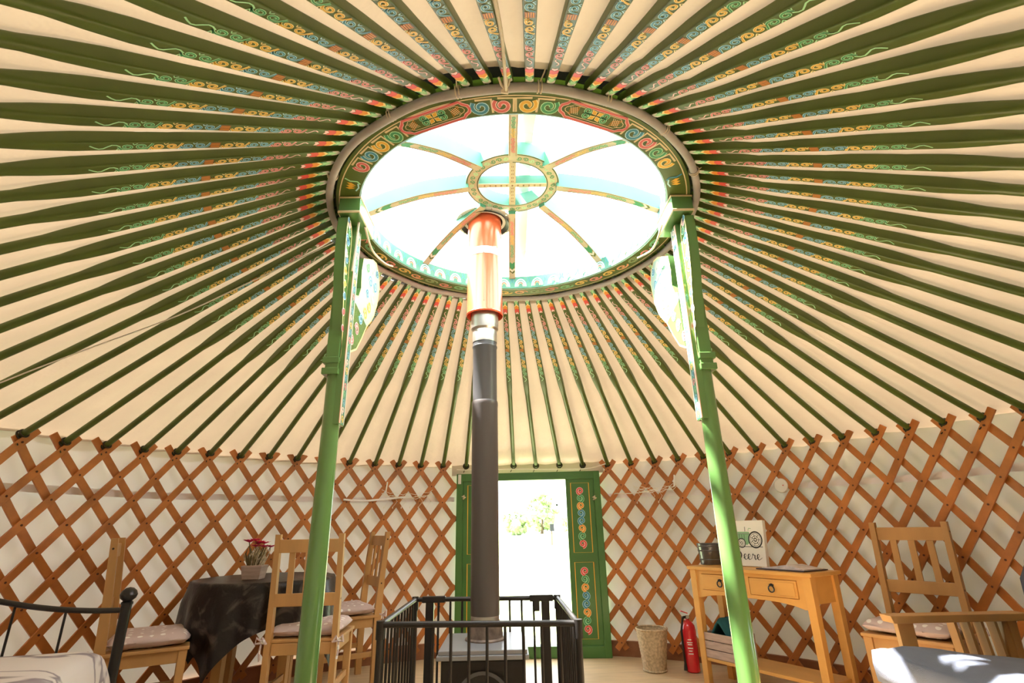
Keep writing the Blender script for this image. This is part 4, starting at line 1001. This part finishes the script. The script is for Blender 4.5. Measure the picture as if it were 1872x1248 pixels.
# ---------------------------------------------------------------- bed end and duvet
bO = Vector((-1.91, .49, 0)); bu = Vector((-.937, -.35, 0)); bv = Vector((.35, -.937, 0))
def bd(u, v, z): return bO + bu * u + bv * v + Vector((0, 0, z))
bed = thing('iron_bed', 'black iron bed end with ball finial at lower left corner', 'bed', (bO.x, bO.y, 0))
def bq(o): o.location = -bO; return o
b = MB(); b.tube([bd(0, 0, 0), bd(0, 0, .735)], .023, IRON, seg=16); b.build('bed_post', bed).location = -bO
b = MB(); vs_ = [(.0, -.04), (.026, -.038), (.026, -.028), (.019, -.022), (.033, -.010), (.038, .006), (.031, .024), (.017, .036), (0, .040)]; b.lathe(vs_, IRON, c=bd(0, 0, .762), seg=20); b.build('ball_finial', bed).location = -bO
b = MB(); b.tube([bd(u, 0, .700 + .15 * (u / .75) ** 2 if u < .75 else .85) for u in [i * .05 for i in range(16)]], .0125, IRON, seg=10); b.build('curved_rail', bed).location = -bO
b = MB(); b.tube([bd(0, 0, .30), bd(.75, 0, .30)], .010, IRON, seg=10); b.build('lower_rail', bed).location = -bO
for u in (.24, .44, .64):
    zt = .700 + .15 * min(1, u / .75) ** 2; b = MB(); b.tube([bd(u, 0, .30), bd(u, 0, zt)], .0055, IRON, seg=8); b.build('spindle', bed).location = -bO
b = MB(); b.prism([(0.02, .02), (.75, .02), (.75, 1.62), (.02, 1.62)], lambda a_, c_, h: bd(a_, c_, h), .24, .34, IRON); b.build('bed_base', bed, smooth=0).location = -bO
# duvet
mb = MB(); vs = []; fs = []; N = 40
for i in range(N + 1):
    for j in range(N + 1):
        a = i / N; c = j / N; u = -.02 + .80 * a; v = .03 + 1.58 * c
        e1 = min(1, a / .20); e2 = min(1, c / .10)
        ed = (1 - (1 - e1) ** 2.6) ; ed2 = (1 - (1 - e2) ** 2.6)
        z = .36 + .205 * min(ed, 1) ** .6 * ed2 ** .5 + .014 * noise.noise(Vector((a * 4, c * 6, 1)))
        vs.append(bd(u - .03 * (1 - abs(2 * e1 - 1)), v, z))
for i in range(N):
    for j in range(N): q = i * (N + 1) + j; fs.append((q, q + 1, q + N + 2, q + N + 1))
nb = len(vs)
edge = [j for j in range(N + 1)] 
for j in range(N + 1): p = Vector(vs[j]); vs.append(tuple(p + Vector((-.01, 0, -.16))))
for j in range(N): fs.append((j, nb + j, nb + j + 1, j + 1))
nb2 = len(vs)
for i in range(N + 1): p = Vector(vs[i * (N + 1)]); vs.append((p.x, p.y, p.z - .06))
for i in range(N): fs.append((i * (N + 1), (i + 1) * (N + 1), nb2 + i + 1, nb2 + i))
mb.add(vs, fs, DUV); o = mb.build('duvet', smooth=70); tag(o, 'puffy white duvet printed with grey branches on the bed', 'duvet')

# ---------------------------------------------------------------- sofa
sofa = thing('futon_sofa', 'slate blue futon sofa with slatted wooden arm at lower right', 'sofa', (2.0, -.4, 0))
def rbox(mb, x0, x1, y0, y1, z0, z1, mt, n=14, rnd=.07, bulge=.02, seed=0):
    vs = []; idx = {}; fs = []
    def pt(x, y, z):
        k = (x, y, z)
        if k not in idx:
            u = x / n * 2 - 1; v = y / n * 2 - 1; w_ = z / 4 * 2 - 1
            X = (x0 + x1) / 2 + u * (x1 - x0) / 2; Y = (y0 + y1) / 2 + v * (y1 - y0) / 2; Z = (z0 + z1) / 2 + w_ * (z1 - z0) / 2
            if abs(w_) == 1: Z += w_ * bulge * (1 - u ** 4) * (1 - v ** 4) - w_ * rnd * .5 * max(abs(u) ** 8, abs(v) ** 8)
            if abs(u) == 1: X += u * bulge * .6 * (1 - w_ * w_) - u * rnd * .3 * w_ ** 4
            if abs(v) == 1: Y += v * bulge * .6 * (1 - w_ * w_) - v * rnd * .3 * w_ ** 4
            nn = noise.noise(Vector((X * 5 + seed, Y * 5, Z * 3))) * .012; Z += nn * (1 if w_ > 0 else 0)
            idx[k] = len(vs); vs.append((X, Y, Z))
        return idx[k]
    for i in range(n):
        for j in range(n):
            fs.append((pt(i, j, 4), pt(i + 1, j, 4), pt(i + 1, j + 1, 4), pt(i, j + 1, 4))); fs.append((pt(i, j, 0), pt(i, j + 1, 0), pt(i + 1, j + 1, 0), pt(i + 1, j, 0)))
        for k in range(4):
            fs.append((pt(i, 0, k), pt(i + 1, 0, k), pt(i + 1, 0, k + 1), pt(i, 0, k + 1))); fs.append((pt(i, n, k), pt(i, n, k + 1), pt(i + 1, n, k + 1), pt(i + 1, n, k)))
            fs.append((pt(0, i, k), pt(0, i, k + 1), pt(0, i + 1, k + 1), pt(0, i + 1, k))); fs.append((pt(n, i, k), pt(n, i + 1, k), pt(n, i + 1, k + 1), pt(n, i, k + 1)))
    mb.add(vs, fs, mt)
SO = Vector((2.0, -.4, 0))
def sb(o): o.location = -SO; return o
b = MB(); rbox(b, 1.60, 2.34, -1.35, .275, .33, .53, GREYF); b.v = [(x, y, z - (x - 1.75) * .11 if z > .42 else z) for x, y, z in b.v]; sb(b.build('seat_mattress', sofa, smooth=80))
b = MB(); rbox(b, 2.32, 2.50, -1.30, .22, .44, .90, GREYD, seed=4); sb(b.build('backrest', sofa, smooth=80))
b = MB(); b.box((1.95, -.53, .30), (.74, 1.62, .05), PINE); sb(b.build('frame', sofa, smooth=0, bevel=.004))
for yy in (.325,):
    a = MB(); a.prism([(1.725, .600), (2.35, .600), (2.365, .615), (2.35, .632), (1.715, .632)], lambda x, z, h: (x, yy + h, z), -.04, .04, PINE); sb(a.build('arm_rest', sofa, smooth=0, bevel=.003))
    a = MB(); a.prism([(1.755, .0), (1.805, .0), (1.83, .45), (1.83, .60), (1.755, .60), (1.76, .45)], lambda x, z, h: (x, yy + h, z), -.014, .014, PINE); sb(a.build('front_leg', sofa, smooth=0, bevel=.002))
    a = MB(); a.prism([(2.22, .0), (2.28, .0), (2.31, .60), (2.24, .60)], lambda x, z, h: (x, yy + h, z), -.014, .014, PINE); sb(a.build('rear_leg', sofa, smooth=0, bevel=.002))
    a = MB(); a.box((1.99, yy, .30), (.58, .022, .06), PINE); sb(a.build('side_rail', sofa, smooth=0, bevel=.002))
    for q in range(5):
        x = 2.01 + q * .062; a = MB(); a.prism([(x + .02, .33), (x + .034, .33), (x + .012, .601), (x, .601)], lambda x_, z, h: (x_, yy + h, z), -.024, .024, PINE); sb(a.build('arm_slat', sofa, smooth=0))
for (x, y) in ((1.62, -1.30), (2.28, -1.30)): a = MB(); a.box((x, y, .15), (.05, .05, .30), PINE); sb(a.build('back_leg', sofa, smooth=0))

# ---------------------------------------------------------------- cords and wires on the walls
rope([cyl(2.66, -.19, 1.56), cyl(2.62, -.14, 1.552), cyl(2.62, .02, 1.556), cyl(2.61, .15, 1.545), cyl(2.62, .27, 1.54), cyl(2.68, .335, 1.58)], 'thin white cord lying along the top of the door frame', .0045, mt=WIRE, name='cord', cat='cord')
rope([cyl(2.80, .35, 1.30), cyl(2.715, .36, 1.315), cyl(2.71, .42, 1.31), cyl(2.71, .50, 1.335)], 'white cord tied to the lattice right of the door', .004, mt=WIRE, name='cord', cat='cord')
def wires(az0, az1, label):
    mb = MB(); rr = random.Random(int(az0 * 100))
    for w_ in range(4):
        z0 = 1.35 + rr.uniform(-.02, .03); sg = rr.uniform(.02, .07); pts = []
        for i in range(13):
            f_ = i / 12; pts.append(cyl(2.715 - .012 * sin(PI * f_), az0 + (az1 - az0) * f_, z0 - sg * 4 * f_ * (1 - f_) + .01 * sin(i * 2.1 + w_)))
        mb.tube(pts, .0022, WIRE, seg=5)
    for q in range(6):
        a = az0 + (az1 - az0) * (q + .5) / 6; z0 = 1.32; mb.tube([cyl(2.712, a, z0), cyl(2.705, a + .01, z0 - .04), cyl(2.71, a - .004, z0 - .09)], .0016, WIRE, seg=5)
        mb.tube([cyl(2.71, a - .004, z0 - .085), cyl(2.71, a - .004, z0 - .10)], .004, WIRE, seg=6)
    tag(mb.build('fairy_lights', smooth=60), label, 'string lights', 'fairy light strings on the lattice')
wires(-.44, -.27, 'tangle of clear fairy light wire on the lattice left of the door')
wires(.42, .56, 'tangle of clear fairy light wire on the lattice right of the door')
for a_, lb in ((-.425, 'small white switch clip hanging on the lattice left of the door'), (.555, 'small white switch clip hanging on the lattice right of the door')):
    b = MB(); b.box((0, 0, 0), (.012, .010, .10), WTAPE); o = b.build('wire_clip', smooth=0, bevel=.002); o.location = cyl(2.712, a_, 1.40); o.rotation_euler = (0, .12, -a_); tag(o, lb, 'clip', 'fairy light clips')
rope([cyl(2.72, -.56, 1.295), cyl(2.715, -.50, 1.285), cyl(2.715, -.43, 1.30), cyl(2.712, -.36, 1.32)], 'white ribbon knotted along the lattice behind the left post', .009, mt=BAND, name='ribbon', cat='ribbon')

rope([(-.006, -.93, 2.505), (-.012, -1.12, 2.42), (-.02, -1.295, 2.34), (-.05, -1.62, 2.175), (-.07, -1.9, 2.03)], 'white rope running overhead from the cord knot under the canvas', .006)
rope([(-.935, .073, 2.495), (-1.33, .100, 2.297), (-1.70, .105, 2.10), (-2.10, .060, 1.90), (-2.43, .035, 1.735), (-2.62, .03, 1.64)], 'thin white cord stretched along a roof pole at left', .0035, mt=WIRE, name='cord', cat='cord')
# ---------------------------------------------------------------- outdoors beyond the door
mb = MB(); mb.lathe([(0, -.16), (120, -.16)], GRASS, seg=64); tag(mb.build('ground', smooth=0), kind='structure')
mb = MB(); mb.box((0, .32, -.09), (1.5, .5, .14), STONE); o = mb.build('door_step', smooth=0, bevel=.01); o.location = door.location; o.rotation_euler = door.rotation_euler; tag(o, 'grey step outside the open doorway', 'step')
def tree(x, y, h_, wd_, seed, label):
    root = thing('tree', label, 'tree', (x, y, -.16), group='trees beyond the doorway'); rr = random.Random(seed)
    b = MB(); b.tube([(0, 0, 0), (.1, 0, h_ * .3), (0, .1, h_ * .6)], [.28, .2, .1], BARK, seg=8); b.build('trunk', root)
    b = MB()
    for k in range(60):
        a = rr.uniform(0, 2 * PI); rz = rr.uniform(.0, 1); rad = wd_ * .5 * math.sqrt(max(.05, 1 - (2 * rz - 1) ** 2)) * rr.uniform(.4, 1)
        cx_, cy_, cz_ = rad * cos(a), rad * sin(a), h_ * (.12 + .82 * rz); s_ = rr.uniform(.35, .8) * wd_ * .16
        vs = []; fs = []
        for i in range(7):
            th = PI * i / 6
            for j in range(8): ph = 2 * PI * j / 8; q = s_ * (1 + .45 * rr.uniform(-1, 1)); vs.append((cx_ + q * sin(th) * cos(ph), cy_ + q * sin(th) * sin(ph), cz_ + q * cos(th)))
        for i in range(6):
            for j in range(8): j2 = (j + 1) % 8; fs.append((i * 8 + j, (i + 1) * 8 + j, (i + 1) * 8 + j2, i * 8 + j2))
        b.add(vs, fs, LEAF)
    b.build('crown', root, smooth=0)
for i, (x, y, h_, wd_, lb) in enumerate(((1.0, 78, 3.4, 5, 'low pale bush seen through the doorway just right of the stovepipe'), (5.2, 86, 6.6, 5.2, 'taller round tree in the middle of the doorway view'), (9.6, 78, 3.4, 4.6, 'low bush between the two taller trees in the doorway'), (14.0, 84, 5.2, 5, 'bushy tree at the right side of the doorway view'), (18.8, 90, 8.0, 5.4, 'tallest tree at the right edge of the doorway view'))):
    tree(x, y, h_, wd_, 20 + i, lb)
b = MB(); b.tube([(0, 0, 0), (.02, 0, .8), (0, 0, 1.25)], [.05, .05, .05], BARK, seg=8); b.box((.05, 0, 1.1), (.28, .12, .45), FIGURE); o = b.build('field_figure', smooth=0); o.location = (2.75, 34, -.16); tag(o, 'tiny dark figure standing in the bright field beyond the door', 'post')  # simple post shape for a small unidentified dark figure
